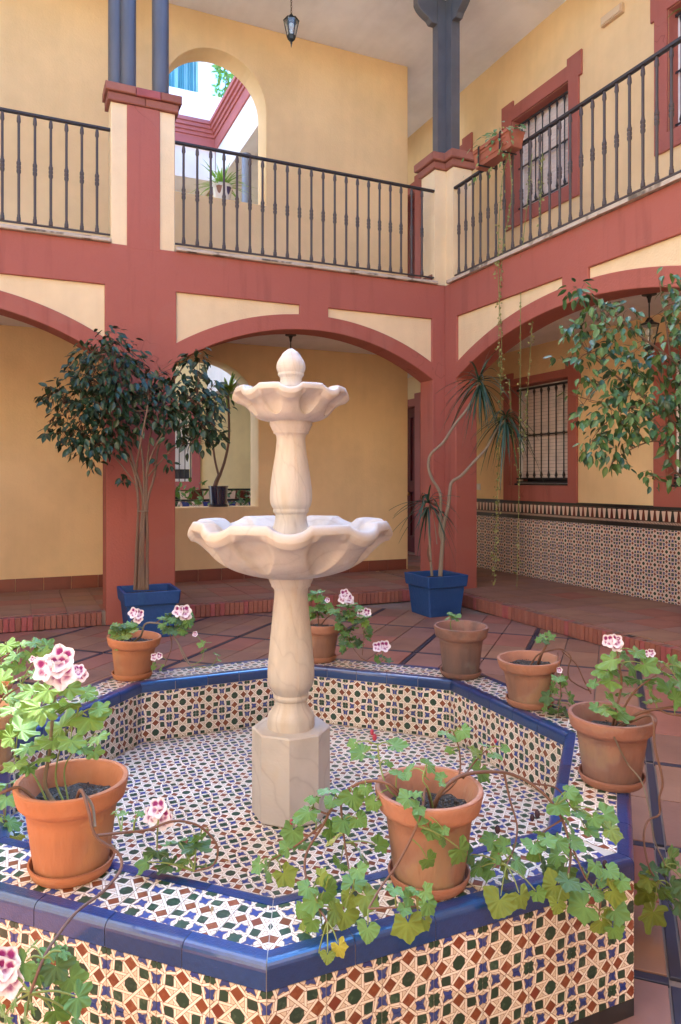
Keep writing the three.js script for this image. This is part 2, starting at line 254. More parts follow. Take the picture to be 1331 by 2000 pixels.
function barOf(h, mid) { // upright of a window grille with forged knots
  const k = `${h.toFixed(3)}_${mid.toFixed(3)}`; if (barGeo.has(k)) return barGeo.get(k);
  const r = 0.0085, p = [[0, 0], [r, 0], [0.014, 0.03], [0.021, 0.045], [0.014, 0.075], [r, 0.11], [r, mid - 0.03], [0.017, mid - 0.012], [0.017, mid + 0.012], [r, mid + 0.03], [r, h - 0.11], [0.014, h - 0.075], [0.02, h - 0.045], [0.014, h - 0.03], [r, h], [0, h]];
  const g = lathe(p, 8); barGeo.set(k, g); return g;
}
function surround(b, o, door) {
  const [a, c, y0, y1] = [-b[1], -b[0], b[2], b[3]], e = 0.055, w = 0.27, d = 0.09;
  const out = [[a, y0], [c, y0], [c, y1 - 0.32], [c + e, y1 - 0.32], [c + e, y1], [c + e - w, y1], [c + e - w, y1 - d], [a - e + w, y1 - d], [a - e + w, y1], [a - e, y1], [a - e, y1 - 0.32], [a, y1 - 0.32]];
  if (door) return shapeOf([...rect(a, -o[1], y0, y1 - 0.33).slice(0, 0), [a, y0], [-o[1], y0], [-o[1], o[3]], [-o[0], o[3]], [-o[0], y0], ...out.slice(1)]);
  return shapeOf(out, [rect(-o[1], -o[0], o[2], o[3])]);
}
for (const w of opens) {
  const g = grp(w.name, sideWall), [n0, n1, y0, y1] = w.o, u0 = -n1, u1 = -n0;
  part('surround', onSide(ext(surround(w.b, w.o, w.name === 'door'), 0.035, 0.005), X1), M.red, g);
  // painted reveals line the opening
  const R = 0.004, rv = [rect(u0, u0 + R, y0, y1), rect(u1 - R, u1, y0, y1), rect(u0 + R, u1 - R, y1 - R, y1)]; if (w.name === 'window') rv.push(rect(u0 + R, u1 - R, y0, y0 + R));
  part('reveal', merge(rv.map(q => onSide(ext(shapeOf(q), 0.32).translate(0, 0, -0.32), X1))), M.red, g);
  if (w.name === 'window') {
    const gx = X1 + 0.11, h = y1 - y0 - 0.1, n = Math.round((n1 - n0) / 0.155);
    const slats = []; for (let y = y0 + 0.11; y < y1 - 0.05; y += 0.05) slats.push(onSide(ext(shapeOf([[u0 + 0.06, y], [u1 - 0.06, y], [u1 - 0.06, y + 0.047], [u0 + 0.06, y + 0.047]]), 0.012, 0.004), X1 + 0.17));
    part('shutter', merge(slats), M.slat, g);
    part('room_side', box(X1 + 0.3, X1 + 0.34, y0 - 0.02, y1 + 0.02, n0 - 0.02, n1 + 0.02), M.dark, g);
    part('sash', merge([rect(u0 + R, u0 + 0.058, y0 + R, y1 - R), rect(u1 - 0.058, u1 - R, y0 + R, y1 - R), rect(u0 + 0.058, u1 - 0.058, y0 + R, y0 + 0.05)].map(q => onSide(ext(shapeOf(q), 0.04, 0.004), X1 + 0.178))), M.white, g);
    part('sill', onSide(ext(shapeOf(rect(u0 + R, u1 - R, y0 + R, y0 + 0.03)), 0.15, 0.005), X1 + 0.2), M.darkTile, g);
    for (const [y, t] of [[y1 - 0.05, 0.016], [lerp(y0, y1, 0.5), 0.012], [y0 + 0.1, 0.012], [y0 + 0.05, 0.012]]) part('grille_rail', onSide(ext(shapeOf(rect(u0 + R, u1 - R, y - t, y + t)), 0.012, 0.002), gx - 0.004), M.iron, g);
    for (let i = 0; i < n; i++) { const m = part('bar', barOf(y1 - y0 - 0.15, (y1 - y0) / 2 - 0.1), M.iron, g); m.position.set(gx, y0 + 0.1, u0 + (i + 0.5) * (u1 - u0) / n); }
  } else {
    const dx = X1 + 0.16;
    part('door_leaf', onSide(ext(shapeOf(rect(u0 + R, u1 - R, y0 + 0.02, y1 - R), [[0.12, 0.42], [0.5, 0.93]].flatMap(([a, b]) => [0, 1].map(k => rect(lerp(u0, u1, 0.1 + 0.44 * k), lerp(u0, u1, 0.46 + 0.44 * k), lerp(y0, y1, a), lerp(y0, y1, b))))), 0.045, 0.006), dx), M.doorWood, g);
    part('door_panel', onSide(ext(shapeOf(rect(u0 + 0.05, u1 - 0.05, y0 + 0.05, y1 - 0.05)), 0.02), dx + 0.012), M.doorWood, g);
    const k = part('knob', new THREE.SphereGeometry(0.04, 16, 12), M.brass, g); k.position.set(dx - 0.075, y0 + 1.12, -(n0 + n1) / 2);
    part('threshold', box(X1 - 0.03, X1 + 0.34, y0, y0 + 0.018, n0 + R, n1 - R), M.clay[2], g);
  }
}
{ // dado: field tiles, dark band, rope, frieze of wedges, cap
  const S = 0.165, z = X1 - 0.012;
  part('dado_bed', box(X1 - 0.0118, X1 - 0.001, FLOOR, 1.225, 2.5, 11.34), M.paleGrout, sideWall);
  const tileBox = (h, th) => { const g = new THREE.BoxGeometry(th, h, S - 0.0018); const uv = g.attributes.uv; return g.translate(-th / 2, h / 2, -S / 2); };
  const field = tileBox(S - 0.0018, 0.008), band = tileBox(0.052, 0.009), rope = tileBox(0.03, 0.008), frz = tileBox(0.135, 0.008), cap = tileBox(0.044, 0.02);
  for (let i = 0; i < 53; i++) {
    const n = 2.58 + i * S; if (n + S > 11.34) break;
    const put = (name, g, m, y) => { const p = part(name, g, m, sideWall); p.position.set(z, y, -n); };
    for (let j = 0; j < 5; j++) put('dado_tile', field, M.dadoTile[Math.floor(rnd() * 3)], FLOOR + 0.001 + j * S);
    put('band_tile', band, M.darkTile, 0.978); put('rope_tile', rope, M.rope, 1.0315); put('frieze_tile', frz, M.frieze, 1.063); put('cap_tile', cap, M.darkTile, 1.2);
  }
}
// balustrades
const balGeo = (() => { const h = 1.1, r = 0.0135, k = [[0, 0], [0.02, 0], [0.022, 0.012], [0.02, 0.045], [0.0155, 0.055], [0.017, 0.065], [r, 0.08]]; for (const c of [0.52, 0.56, 0.6]) k.push([r + 0.001, c - 0.03], [0.0225, c - 0.013], [0.0225, c + 0.008], [r + 0.003, c + 0.019]); k.push([r, 0.65], [r, 1.0], [0.015, 1.01], [0.021, 1.022], [0.019, 1.06], [0.014, 1.085], [0.013, h], [0, h]); return lathe(k, 10); })();
function railing(label, a, b, along, at, count, first, step, lo) { // along 'X' or 'N'
  const t = thing('balcony_railing', label, 'railing'), bx = (y0, y1, w) => along === 'X' ? cbox(a, b, y0, y1, at - w, at + w, 0.004) : cbox(at - w, at + w, y0, y1, a, b, 0.004);
  part('handrail', bx(5.275, 5.302, 0.024), M.iron, t); part('bottom_rail', bx(4.158, 4.174, 0.015), M.railIron, t);
  for (let i = 0; i < count; i++) { const s = first + i * step, m = part('baluster', balGeo, M.railIron, t); m.position.set(along === 'X' ? s : at, 4.174, along === 'X' ? -at : -s); }
  return t;
}
railing('iron balcony railing left of the red and cream pier', -2.95, 0.934, 'X', 8.085, 25, 0.8 - 24 * 0.152, 0.152);
railing('long iron balcony railing between the two piers of the back wing', 1.618, 4.968, 'X', 8.085, 21, 1.72, 0.1535);
railing('iron balcony railing rising to the right along the right wing', -2.4, 7.888, 'N', 5.165, 60, 7.8 - 59 * 0.156, 0.156);

// steel columns
{
  const t = thing('steel_column', 'cluster of three round grey steel columns on the left pier', 'column');
  for (const [x, n, r] of [[1.13, 8.14, 0.083], [1.475, 8.14, 0.092], [1.005, 8.2, 0.08]]) part('column_shaft', new THREE.CylinderGeometry(r, r, 2.12, 28).translate(x, 5.755 + 1.06, -n), M.steel, t);
  const c = thing('steel_column', 'angular grey steel column with curved brackets on the corner pier', 'column');
  part('column_shaft', plan([[5.055, 8.13], [5.18, 8.13], [5.18, 8.0], [5.31, 8.0], [5.31, 8.255], [5.055, 8.255]], 5.77, 7.86, 0.006), M.steel, c);
  const br = () => { const s = new THREE.Shape(); s.moveTo(0, 0); s.lineTo(0, 0.34); s.lineTo(-0.3, 0.34); s.lineTo(-0.3, 0.2); s.bezierCurveTo(-0.27, 0.12, -0.2, 0.09, -0.15, 0.06); s.bezierCurveTo(-0.11, 0.05, -0.1, 0.01, -0.08, 0); s.closePath(); return s; };
  part('bracket', metric(ext(br(), 0.11, 0.005).translate(5.0545, 7.52, -8.245)), M.steel, c);
  part('bracket', metric(ext(br(), 0.11, 0.005).rotateY(Math.PI / 2).translate(5.19, 7.52, -7.9995)), M.steel, c);
}
// wings to the left and behind, closing the courtyard
for (const [nm, label, geo] of [['left_wing', 'yellow left wing of the house with red bands', (y0, y1, o) => box(-3.4, -3.0 + o, y0, y1, -2.9, 10.3)], ['rear_wing', 'yellow wing of the house behind the fountain court', (y0, y1, o) => box(-2.98 + 0.001, 7.1, y0, y1, -2.9, -2.52 + o)]]) {
  const t = thing(nm, label, 'house wing');
  part('wall', geo(0, 8.4, 0), M.cream, t); part('red_band', geo(3.6, 4.06, 0.02), M.red, t); part('red_base', geo(0, 0.4, 0.015), M.red, t);
}

// ---------- courtyard floor: clay tiles laid diagonally between blue strips ----------
const FC = [1.075, 2.903];                                     // fountain centre (X, N)
function clip(poly, inside, cut) { const out = []; for (let i = 0; i < poly.length; i++) { const a = poly[i], b = poly[(i + 1) % poly.length], ia = inside(a), ib = inside(b); if (ia) out.push(a); if (ia !== ib) out.push(cut(a, b)); } return out; }
function clipHalf(poly, nx, ny, d) { const f = p => p[0] * nx + p[1] * ny - d; return clip(poly, p => f(p) <= 0, (a, b) => { const t = f(a) / (f(a) - f(b)); return [lerp(a[0], b[0], t), lerp(a[1], b[1], t)]; }); }
const areaOf = p => Math.abs(p.reduce((s, a, i) => { const b = p[(i + 1) % p.length]; return s + a[0] * b[1] - a[1] * b[0]; }, 0)) / 2;
function prism(poly, y0, y1, bevel = 0) { return ext(shapeOf(poly), y1 - y0, bevel).rotateX(-Math.PI / 2).translate(0, y0, 0); }
{
  const floor = struct('courtyard_floor', metric(new THREE.PlaneGeometry(60, 60).rotateX(-Math.PI / 2).translate(0, -0.0125, 0)), M.grout);
  const rest = {};
  const vs = [-8, -6.7, -5.4, -4.1, -2.85, -1.55, -0.25, 1.05, 2.37, 3.67, 4.9, 6.05, 7.3, 8.6, 9.9, 11.2], us = [-5.6, -4.2, -2.9, -1.6, -0.3, 0.95, 2.2, 3.47, 4.72, 6.1, 7.5, 8.92, 10.45, 11.8], w = 0.031, q = Math.SQRT1_2;
  const toXN = ([u, v]) => [(u - v) / 2, (u + v) / 2];          // u = X + N, v = N - X
  const fits = p => { let a = p; a = clipHalf(a, 0, 1, 8.025); a = clipHalf(a, 1, 0, 4.97); a = clipHalf(a, -1, 0, 2.98); return a; };
  const inBasin = p => p.every(([x, n]) => Math.hypot(x - FC[0], n - FC[1]) < 1.3);
  const seen = p => p.some(([x, n]) => { const d = SY * x + CY * n, r = (CY * x - SY * n) / d; return d > 0.7 && Math.abs(r) < 0.62; });
  const lay = (name, a, b, c, d, mat) => { let p = [[a, c], [b, c], [b, d], [a, d]].map(toXN); const near = seen(p); p = fits(p); p = clipHalf(p, 0, -1, 2.51); if (p.length < 3 || areaOf(p) < 0.002 || inBasin(p)) return; const geo = metric(prism(p, -0.012, 0.0005 * rnd(), 0.0015)); if (near) part(name, geo, mat, floor); else { const k = name + M.clay.indexOf(mat); (rest[k] = rest[k] || { name, mat, l: [] }).l.push(geo); } };
  for (let i = 0; i < us.length - 1; i++) for (let j = 0; j < vs.length - 1; j++) {
    const a = us[i] + w, b = us[i + 1] - w, c = vs[j] + w, d = vs[j + 1] - w, nu = 2, nv = 3, g = 0.006;
    for (let k = 0; k < nu; k++) for (let l = 0; l < nv; l++) lay('floor_tile', lerp(a, b, k / nu) + g, lerp(a, b, (k + 1) / nu) - g, lerp(c, d, l / nv) + g, lerp(c, d, (l + 1) / nv) - g, M.clay[Math.floor(rnd() * 4)]);
    lay('blue_strip', a, b, vs[j] - w + 0.006, vs[j] + w - 0.006, M.blueStrip);
    lay('blue_strip', us[i] - w + 0.006, us[i] + w - 0.006, c, d, M.blueStrip);
  }
  for (const r of Object.values(rest)) part(r.name, merge(r.l), r.mat, floor).userData.kind = 'stuff';
}

// ---------- octagonal tiled basin ----------
const RO = 1.455, RI = 1.178, RIM = 0.455, BASIN = 0.135, T8 = Math.tan(Math.PI / 8), C8 = Math.cos(Math.PI / 8), TILE = 0.147;
const octagon = (R, c = FC) => Array.from({ length: 8 }, (_, k) => { const a = Math.PI / 8 + k * Math.PI / 4; return [c[0] + R * Math.cos(a), c[1] + R * Math.sin(a)]; });
const basin = thing('fountain_basin', 'octagonal fountain basin faced with patterned tiles under blue edge tiles', 'basin', null, V(FC[0], 0, FC[1]));
{
  const AO = RO * C8, AI = RI * C8, loc = [0, 0];
  const ring = new THREE.Shape(octagon(RO - 0.0042, loc).map(p => new THREE.Vector2(...p))); ring.holes.push(new THREE.Path(octagon(RI + 0.0042, loc).map(p => new THREE.Vector2(...p))));
  part('masonry', metric(ext(ring, RIM - 0.0045, 0.015).rotateX(-Math.PI / 2).translate(0, 0.001, 0)), M.paleGrout, basin);
  part('bed', metric(prism(octagon(RI + 0.012, loc), 0.002, BASIN - 0.006)), M.paleGrout, basin);
  // an edge's own frame: u along the edge, r outwards
  const sides = Array.from({ length: 8 }, (_, k) => { const a = (k + 1) * Math.PI / 4, n = [Math.cos(a), Math.sin(a)], e = [-n[1], n[0]]; return { n, e, at: (u, r) => [n[0] * r + e[0] * u, n[1] * r + e[1] * u] }; });
  const mapGeo = (g, s) => { const p = g.attributes.position; for (let i = 0; i < p.count; i++) { const [x, n] = s.at(p.getX(i), p.getZ(i)); p.setXYZ(i, x, p.getY(i), -n); } g.computeVertexNormals(); return g; };
  // profile [r, y] swept from uL to uR (each a function of r), with end faces; pattern coordinates in tiles
  function sweep(s, prof, uL, uR, sc = 1 / TILE) {
    const pos = [], uv = []; let run = 0;
    const put = (r, y, u, v) => { const [x, n] = s.at(u, r); pos.push(x, y, -n); uv.push(u * sc, v * sc); };
    for (let i = 0; i < prof.length; i++) {
      const [r0, y0] = prof[i], [r1, y1] = prof[(i + 1) % prof.length], l = Math.hypot(r1 - r0, y1 - y0);
      put(r0, y0, uL(r0), run); put(r0, y0, uR(r0), run); put(r1, y1, uR(r1), run + l); put(r0, y0, uL(r0), run); put(r1, y1, uR(r1), run + l); put(r1, y1, uL(r1), run + l);
      run += l;
    }
    const tri = THREE.ShapeUtils.triangulateShape(prof.map(p => new THREE.Vector2(...p)), []);
    for (const f of [uL, uR]) for (const t of tri) for (const k of f === uL ? t : [t[0], t[2], t[1]]) put(prof[k][0], prof[k][1], f(prof[k][0]), prof[k][1]);
    const g = new THREE.BufferGeometry(); g.setAttribute('position', new THREE.Float32BufferAttribute(pos, 3)); g.setAttribute('uv', new THREE.Float32BufferAttribute(uv, 2)); g.computeVertexNormals(); return g;
  }
  const nose = (a, y, sgn, h) => { const q = [[a - sgn * 0.046, y - 0.012], [a - sgn * 0.046, y], [a - sgn * 0.02, y]]; for (let i = 1; i <= 4; i++) { const t = i / 5 * Math.PI / 2; q.push([a - sgn * 0.02 + sgn * 0.02 * Math.sin(t), y - 0.02 + 0.02 * Math.cos(t)]); } q.push([a, y - 0.02], [a, y - h], [a - sgn * 0.012, y - h], [a - sgn * 0.012, y - 0.012]); return sgn > 0 ? q : q.reverse(); };
  const outerWall = grp('outer_wall', basin), innerWall = grp('inner_wall', basin), rimTop = grp('rim', basin), floorG = grp('basin_floor', basin);
  sides.forEach((s, k) => {
    const near = [5, 4].includes(k) ? (k === 4 ? 1 : -1) : (k < 4 ? 1 : -1);       // whole tiles start at the corner nearer the viewer
    const pieces = (L, step) => { const out = [0]; for (let x = step; x < 2 * L - 0.02; x += step) out.push(x); out.push(2 * L); return out.map(x => near * (L - x) * 1).sort((a, b) => a - b); };
    const cuts = (list, gap, miter, fn) => { for (let i = 0; i < list.length - 1; i++) { const first = i === 0, last = i === list.length - 2; fn(r => first ? -r * T8 + gap : list[i] + gap, r => last ? r * T8 - gap : list[i + 1] - gap, i); } };
    // blue edge tiles, outer and inner
    const LO = AO * T8, LI = AI * T8, no = 5, ni = 5;
    cuts(Array.from({ length: no + 1 }, (_, i) => lerp(-LO, LO, i / no)), 0.0012, true, (a, b) => part('edge_tile', sweep(s, nose(AO, RIM, 1, 0.062), a, b), M.blueTile[Math.floor(rnd() * 3)], rimTop));
    cuts(Array.from({ length: ni + 1 }, (_, i) => lerp(-LI, LI, i / ni)), 0.0012, true, (a, b) => part('edge_tile', sweep(s, nose(AI, RIM, -1, 0.055), a, b), M.blueTile[Math.floor(rnd() * 3)], rimTop));
    // patterned tiles on the rim between them
    const r0 = AI + 0.0475, r1 = AO - 0.0475;
    cuts(pieces(r1 * T8, TILE), 0.0012, true, (a, b) => { if (b(r0) - a(r0) < 0.004) return; part('rim_tile', sweep(s, [[r0, RIM - 0.009], [r1, RIM - 0.009], [r1, RIM - 0.0015], [r0, RIM - 0.0015]].reverse(), a, b), M.tile[Math.floor(rnd() * 4)], rimTop); });
    // walls
    const rows = (y1, y0) => { const o = []; for (let y = y1; y > y0 + 0.01; y -= TILE) o.push([Math.max(y0, y - TILE), y]); return o; };
    const wall = (R, sgn, top, bottom, parent, name) => {
      for (const [ya, yb] of rows(top, bottom)) cuts(pieces(R * T8, TILE), 0.0012, true, (a, b) => { if (b(R) - a(R) < 0.006) return; const q = [[R - sgn * 0.011, ya + 0.0008], [R, ya + 0.0008], [R, yb - 0.0008], [R - sgn * 0.011, yb - 0.0008]]; const g = sweep(s, sgn > 0 ? q : q.reverse(), a, b), uv = g.attributes.uv, p = g.attributes.position; for (let i = 0; i < p.count; i++) uv.setXY(i, uv.getX(i) + near * 0.0, (p.getY(i) - top) / TILE); part(name, g, M.tile[Math.floor(rnd() * 4)], parent); });
    };
    // pattern starts at the corner the whole tiles start from
    const shift = (R) => near * R * T8;
    wall(AO - 0.001, 1, RIM - 0.064, 0.052, outerWall, 'wall_tile'); wall(AI + 0.001, -1, RIM - 0.057, BASIN + 0.001, innerWall, 'wall_tile');
    for (const [grpName, R] of [[outerWall, AO - 0.001], [innerWall, AI + 0.001]]) for (const m of grpName.children) if (!m.userData.done) { m.userData.done = 1; const uv = m.geometry.attributes.uv; for (let i = 0; i < uv.count; i++) uv.setX(i, uv.getX(i) - shift(R) / TILE); }
    part('base_tile', sweep(s, [[AO - 0.012, 0.002], [AO - 0.001, 0.002], [AO - 0.001, 0.05], [AO - 0.012, 0.05]], r => -r * T8, r => r * T8), M.darkTile, outerWall);
  });
  for (const w of [outerWall, innerWall]) for (const m of w.children) delete m.userData.done;
  // tiles of the basin floor, cut along its edge
  for (let i = -9; i < 9; i++) for (let j = -9; j < 9; j++) {
    let p = rect(i * TILE, (i + 1) * TILE, j * TILE, (j + 1) * TILE).map(([x, y]) => [clamp(x, i * TILE + 0.0008, (i + 1) * TILE - 0.0008), clamp(y, j * TILE + 0.0008, (j + 1) * TILE - 0.0008)]);
    for (const s of sides) { p = clipHalf(p, s.n[0], s.n[1], AI - 0.011); if (p.length < 3) break; }
    if (p.length < 3 || areaOf(p) < 1e-4 || p.every(([x, y]) => Math.hypot(x, y) < 0.14)) continue;
    const g = prism(p, BASIN - 0.0055, BASIN + 0.0002 * rnd()), q = g.attributes.position, uv = g.attributes.uv; for (let k = 0; k < q.count; k++) uv.setXY(k, q.getX(k) / TILE, q.getZ(k) / TILE);
    part('floor_tile', g, M.tile[Math.floor(rnd() * 4)], floorG);
  }
}

// ---------- marble fountain ----------
M.marble = std({ color: lin(0.545, 0.495, 0.46), roughness: 0.66, bumpMap: rep(grainBump, 3), bumpScale: 0.0012,
  map: tex(1024, 1024, (u, v) => { const w = fbm(u, v, 3, 3, 4, 71), b = fbm(u, v, 22, 4, 5, 72), s = Math.abs(Math.sin((u * 3 + v * 4 + 3.2 * w) * Math.PI)), vein = Math.pow(1 - s, 5) * fbm(u, v, 6, 6, 3, 75); const k = 0.92 + 0.1 * b - 0.26 * vein - 0.16 * sstep(0.42, 0.72, fbm(u, v, 6, 4, 4, 83)); const st = sstep(0.55, 0.8, fbm(u, v, 12, 5, 4, 79)); return [k, k * (0.97 - 0.05 * st - 0.03 * vein), k * (0.93 - 0.12 * st - 0.03 * vein)]; }, true, [1.1, 1.1]) });
const fountain = thing('fountain', 'pale marble fountain with two scalloped bowls and a bud finial', 'fountain', null, V(FC[0], 0, FC[1]));
{
  const py = y => EYE - (y - 936) * 0.002182, prof = (list) => list.map(([y, r]) => [r * 0.002182, py(y)]);
  // pedestal
  const pd = ext(shapeOf(octagon(0.166, [0, 0])), 0.5 - BASIN, 0.006).rotateX(-Math.PI / 2).translate(0, BASIN, 0);
  part('pedestal', metric(pd), M.marble, fountain);
  const smooth = (pts, k = 5) => { const v = pts.map(p => new THREE.Vector3(p[0], p[1], 0)), c = new THREE.CatmullRomCurve3(v, false, 'centripetal'); return c.getPoints(pts.length * k).map(p => [Math.max(0.0005, p.x), p.y]); };
  const seg = (...parts) => parts.flat();
  const latheM = (pts, n = 64) => { const g = lathe(pts, n), uv = g.attributes.uv, p = g.attributes.position; for (let i = 0; i < uv.count; i++) uv.setXY(i, uv.getX(i) * 1.2, p.getY(i)); return g; };
  part('lower_column', latheM(seg(prof([[1432, 44]]), prof([[1430, 46], [1399, 46]]), smooth(prof([[1397, 45.4], [1391, 43], [1384, 37.5], [1376, 32.5], [1370, 30.5], [1366, 30.3]])), smooth(prof([[1365, 31.5], [1362, 34], [1359, 34.8], [1356, 34.4], [1354, 33.6]])), smooth(prof([[1353, 33], [1345, 38], [1336, 43], [1325, 45.2], [1305, 45.5], [1271, 42.6], [1238, 39.8], [1206, 36.5], [1174, 33.6], [1156, 32.2], [1150, 33.4], [1146, 36]])), prof([[1145, 38.4], [1140, 39.0]]), smooth(prof([[1139, 40.2], [1136, 41.4], [1131.5, 43.2]])), prof([[1130, 43.5], [1122, 43.5]]))), M.marble, fountain);
  part('upper_column', latheM(seg(prof([[1062, 40], [1046, 42], [1040, 41]]), smooth(prof([[1038, 40], [1030, 36], [1022, 32.5], [1016, 31.2], [1006, 30.6], [1003, 31]])), smooth(prof([[1002, 32.5], [999, 34.6], [996, 35], [994, 34.4]])), smooth(prof([[993, 34.8], [986, 38.8], [975, 41], [960, 40.8], [940, 38.8], [915, 35.2], [892, 31.4], [870, 28.6], [858, 27.8], [851, 29.2], [848, 31.2]])), prof([[847, 34.2], [842, 35.2]]), smooth(prof([[841, 36.6], [837, 38.2], [832, 40.4]])), prof([[831, 41.6], [820, 41.6]]))), M.marble, fountain);
  part('finial', latheM(seg(prof([[790, 26], [756, 27.5]]), smooth(prof([[755, 26.8], [750, 23.4], [744, 21.2], [740, 21], [737, 22]])), smooth(prof([[736, 22.6], [733, 25.4], [731, 25.6], [729.5, 25]])), smooth(prof([[729, 24.6], [724, 27], [718, 28.4], [711, 27.4], [704, 24.6], [697, 20], [690, 15.5], [685, 9.5], [681.5, 4.5], [680, 0.2]])))), M.marble, fountain);
  // scalloped bowls: eight spill lips that sag outwards, eight raised edges with a hollow under each
  function bowl(R, table, yTop, yBot, sag, lip) {
    const n = 320, under = 40, rim = 16, ins = 12, rows = under + rim + ins, pos = [], uv = [], idx = [], tw = -YAW, k = R / 0.425;
    const curve = new THREE.CatmullRomCurve3(table.map(([h, r]) => new THREE.Vector3(r * 0.002182, yBot + h * 0.002182, 0)), false, 'centripetal'), P0 = curve.getPoints(under);
    const rEnd = P0[under].x, yEnd = P0[under].y, thick = 0.05 * Math.sqrt(k);
    for (let j = 0; j <= rows; j++) for (let i = 0; i <= n; i++) {
      const ph = i / n * Math.PI * 2, c = ph / (Math.PI / 4), a = (c - Math.round(c)) * 45, f = 22.5 - Math.abs(a);          // degrees from the middle of a spill lip, of a raised edge
      const dip = Math.pow(Math.max(0, 1 - Math.pow(a / 11.6, 2)), 0.85), yT = yTop - sag * dip, out = 1 + 0.022 * dip - 0.012 * (1 - dip);
      let r, y;
      if (j <= under) {
        const t = j / under; r = P0[j].x; y = P0[j].y;
        const e = Math.pow(f / 11.8, 2) + Math.pow((t - 0.72) / 0.36, 2), scoop = Math.pow(Math.max(0, 1 - e), 0.55);
        r -= 0.044 * k * scoop; y += 0.004 * k * scoop; y -= sag * dip * Math.pow(t, 4); r *= lerp(1, out, t * t);
      } else if (j <= under + rim) {
        const q = (j - under) / rim, an = -0.5 + Math.min(1, q / 0.62) * (Math.PI / 2 + 0.5), top = Math.max(0, (q - 0.62) / 0.38);   // rolled lip, then its flat top inwards
        const yb = yEnd - sag * dip, hw = 0.018 * Math.sqrt(k), rc = R * out - hw, hh = (yT - yb) / 2;
        r = rc + hw * Math.cos(an) - thick * top; y = (yT + yb) / 2 + hh * clamp(Math.sin(an) * 1.02, -1, 1) - 0.004 * top * top;
      } else {
        const t = (j - under - rim) / ins; r = lerp(R * out - 0.018 * Math.sqrt(k) - thick, 0.001, t); y = lerp(yT - 0.004, yTop - 0.6 * (yTop - yBot), Math.pow(sstep(0, 0.75, t), 0.6));
      }
      pos.push(r * Math.cos(ph + tw), y, r * Math.sin(ph + tw)); uv.push(i / n * 2.4 * k, y * 1.3 + r * 0.6);
    }
    for (let j = 0; j < rows; j++) for (let i = 0; i < n; i++) { const a = j * (n + 1) + i, b = a + 1, c = a + n + 1, d = c + 1; idx.push(a, c, b, b, c, d); }
    const g = new THREE.BufferGeometry(); g.setAttribute('position', new THREE.Float32BufferAttribute(pos, 3)); g.setAttribute('uv', new THREE.Float32BufferAttribute(uv, 2)); g.setIndex(idx); g.computeVertexNormals(); return g;
  }
  part('lower_bowl', bowl(0.425, [[0, 45], [3, 68], [9, 92], [20, 121], [36, 145], [50, 157], [64, 169], [76, 180], [84, 188]], 1.376, py(1126), 0.031, 0.046), M.marble, fountain);
  part('upper_bowl', bowl(0.243, [[0, 43], [5, 61], [13, 73], [27, 84], [36, 92], [46, 104]], 1.936, py(824.5), 0.022, 0.034), M.marble, fountain);
}

// ---------- leaves, flowers, pots ----------
function grid(nu, nv, fn) { // fn(u, v) -> [x, y, z, r, g, b]
  const pos = [], col = [], uv = [], idx = [];
  for (let j = 0; j <= nv; j++) for (let i = 0; i <= nu; i++) { const p = fn(i / nu, j / nv); pos.push(p[0], p[1], p[2]); col.push(p[3], p[4], p[5]); uv.push(i / nu, j / nv); }
  for (let j = 0; j < nv; j++) for (let i = 0; i < nu; i++) { const a = j * (nu + 1) + i, b = a + 1, c = a + nu + 1, d = c + 1; idx.push(a, c, b, b, c, d); }
  const g = new THREE.BufferGeometry(); g.setAttribute('position', new THREE.Float32BufferAttribute(pos, 3)); g.setAttribute('color', new THREE.Float32BufferAttribute(col, 3)); g.setAttribute('uv', new THREE.Float32BufferAttribute(uv, 2)); g.setIndex(idx); g.computeVertexNormals(); return g;
}
// lobed leaf: stalk at the origin, tip along +x, upper face +y, about 1 across
function lobedLeaf(lobes, depth, teeth, sharp, wave, cup, sd) {
  const K = 60, A = 2.72;
  return grid(K, 4, (u, v) => {
    const th = lerp(-A, A, u), l = Math.cos(th * lobes * 0.5 * Math.PI / A * 2 * 0.5 * 2), lob = sharp ? 1 - Math.pow(Math.abs(Math.sin(th * lobes * Math.PI / A / 2)), 0.8) : 0.5 + 0.5 * Math.cos(th * lobes * Math.PI / A);
    const tooth = Math.abs(((u * teeth + hash(Math.floor(u * 9), 3, sd) * 0.2) % 1) - 0.5) * 2;
    const R = (0.5 * (0.84 + 0.16 * Math.cos(th * 0.6)) * (1 - depth + depth * lob) + 0.028 * tooth) * (1 - 0.25 * Math.pow(Math.abs(th) / A, 6)) * (1 + 0.1 * Math.sin(th * 1.7 + sd * 2.1));
    const r = R * v, y = cup * r * r * 1.6 + wave * v * v * Math.sin(th * lobes * Math.PI / A + sd) + 0.03 * v * (fbm(0.5 + 0.4 * v * Math.cos(th), 0.5 + 0.4 * v * Math.sin(th), 5, 5, 2, 60 + sd) - 0.5) * 2 + 0.025 * v * v * Math.sin(th * 13 + sd * 3);
    const vein = Math.pow(Math.max(0, lob), 10) * (1 - v) * 0.22, mid = 1.05 - 0.12 * sstep(0.1, 0.55, v) + 0.08 * sstep(0.75, 1, v);
    const k = mid + vein + 0.06 * (hash(Math.floor(u * 14), Math.floor(v * 3), sd) - 0.5);
    return [r * Math.cos(th) + 0.1, y, r * Math.sin(th), k * 1.04, k, k * 0.85];
  });
}
const geraniumLeaf = [1, 2, 3].map(i => lobedLeaf(5 + (i === 3 ? 2 : 0), 0.32, 21, false, 0.035, 0.2 - 0.12 * i, i));
const vineLeaf = [4, 5, 6].map(i => lobedLeaf(i === 5 ? 3 : 5, 0.26, 13, true, 0.028, 0.14 - 0.16 * (i - 4), i));
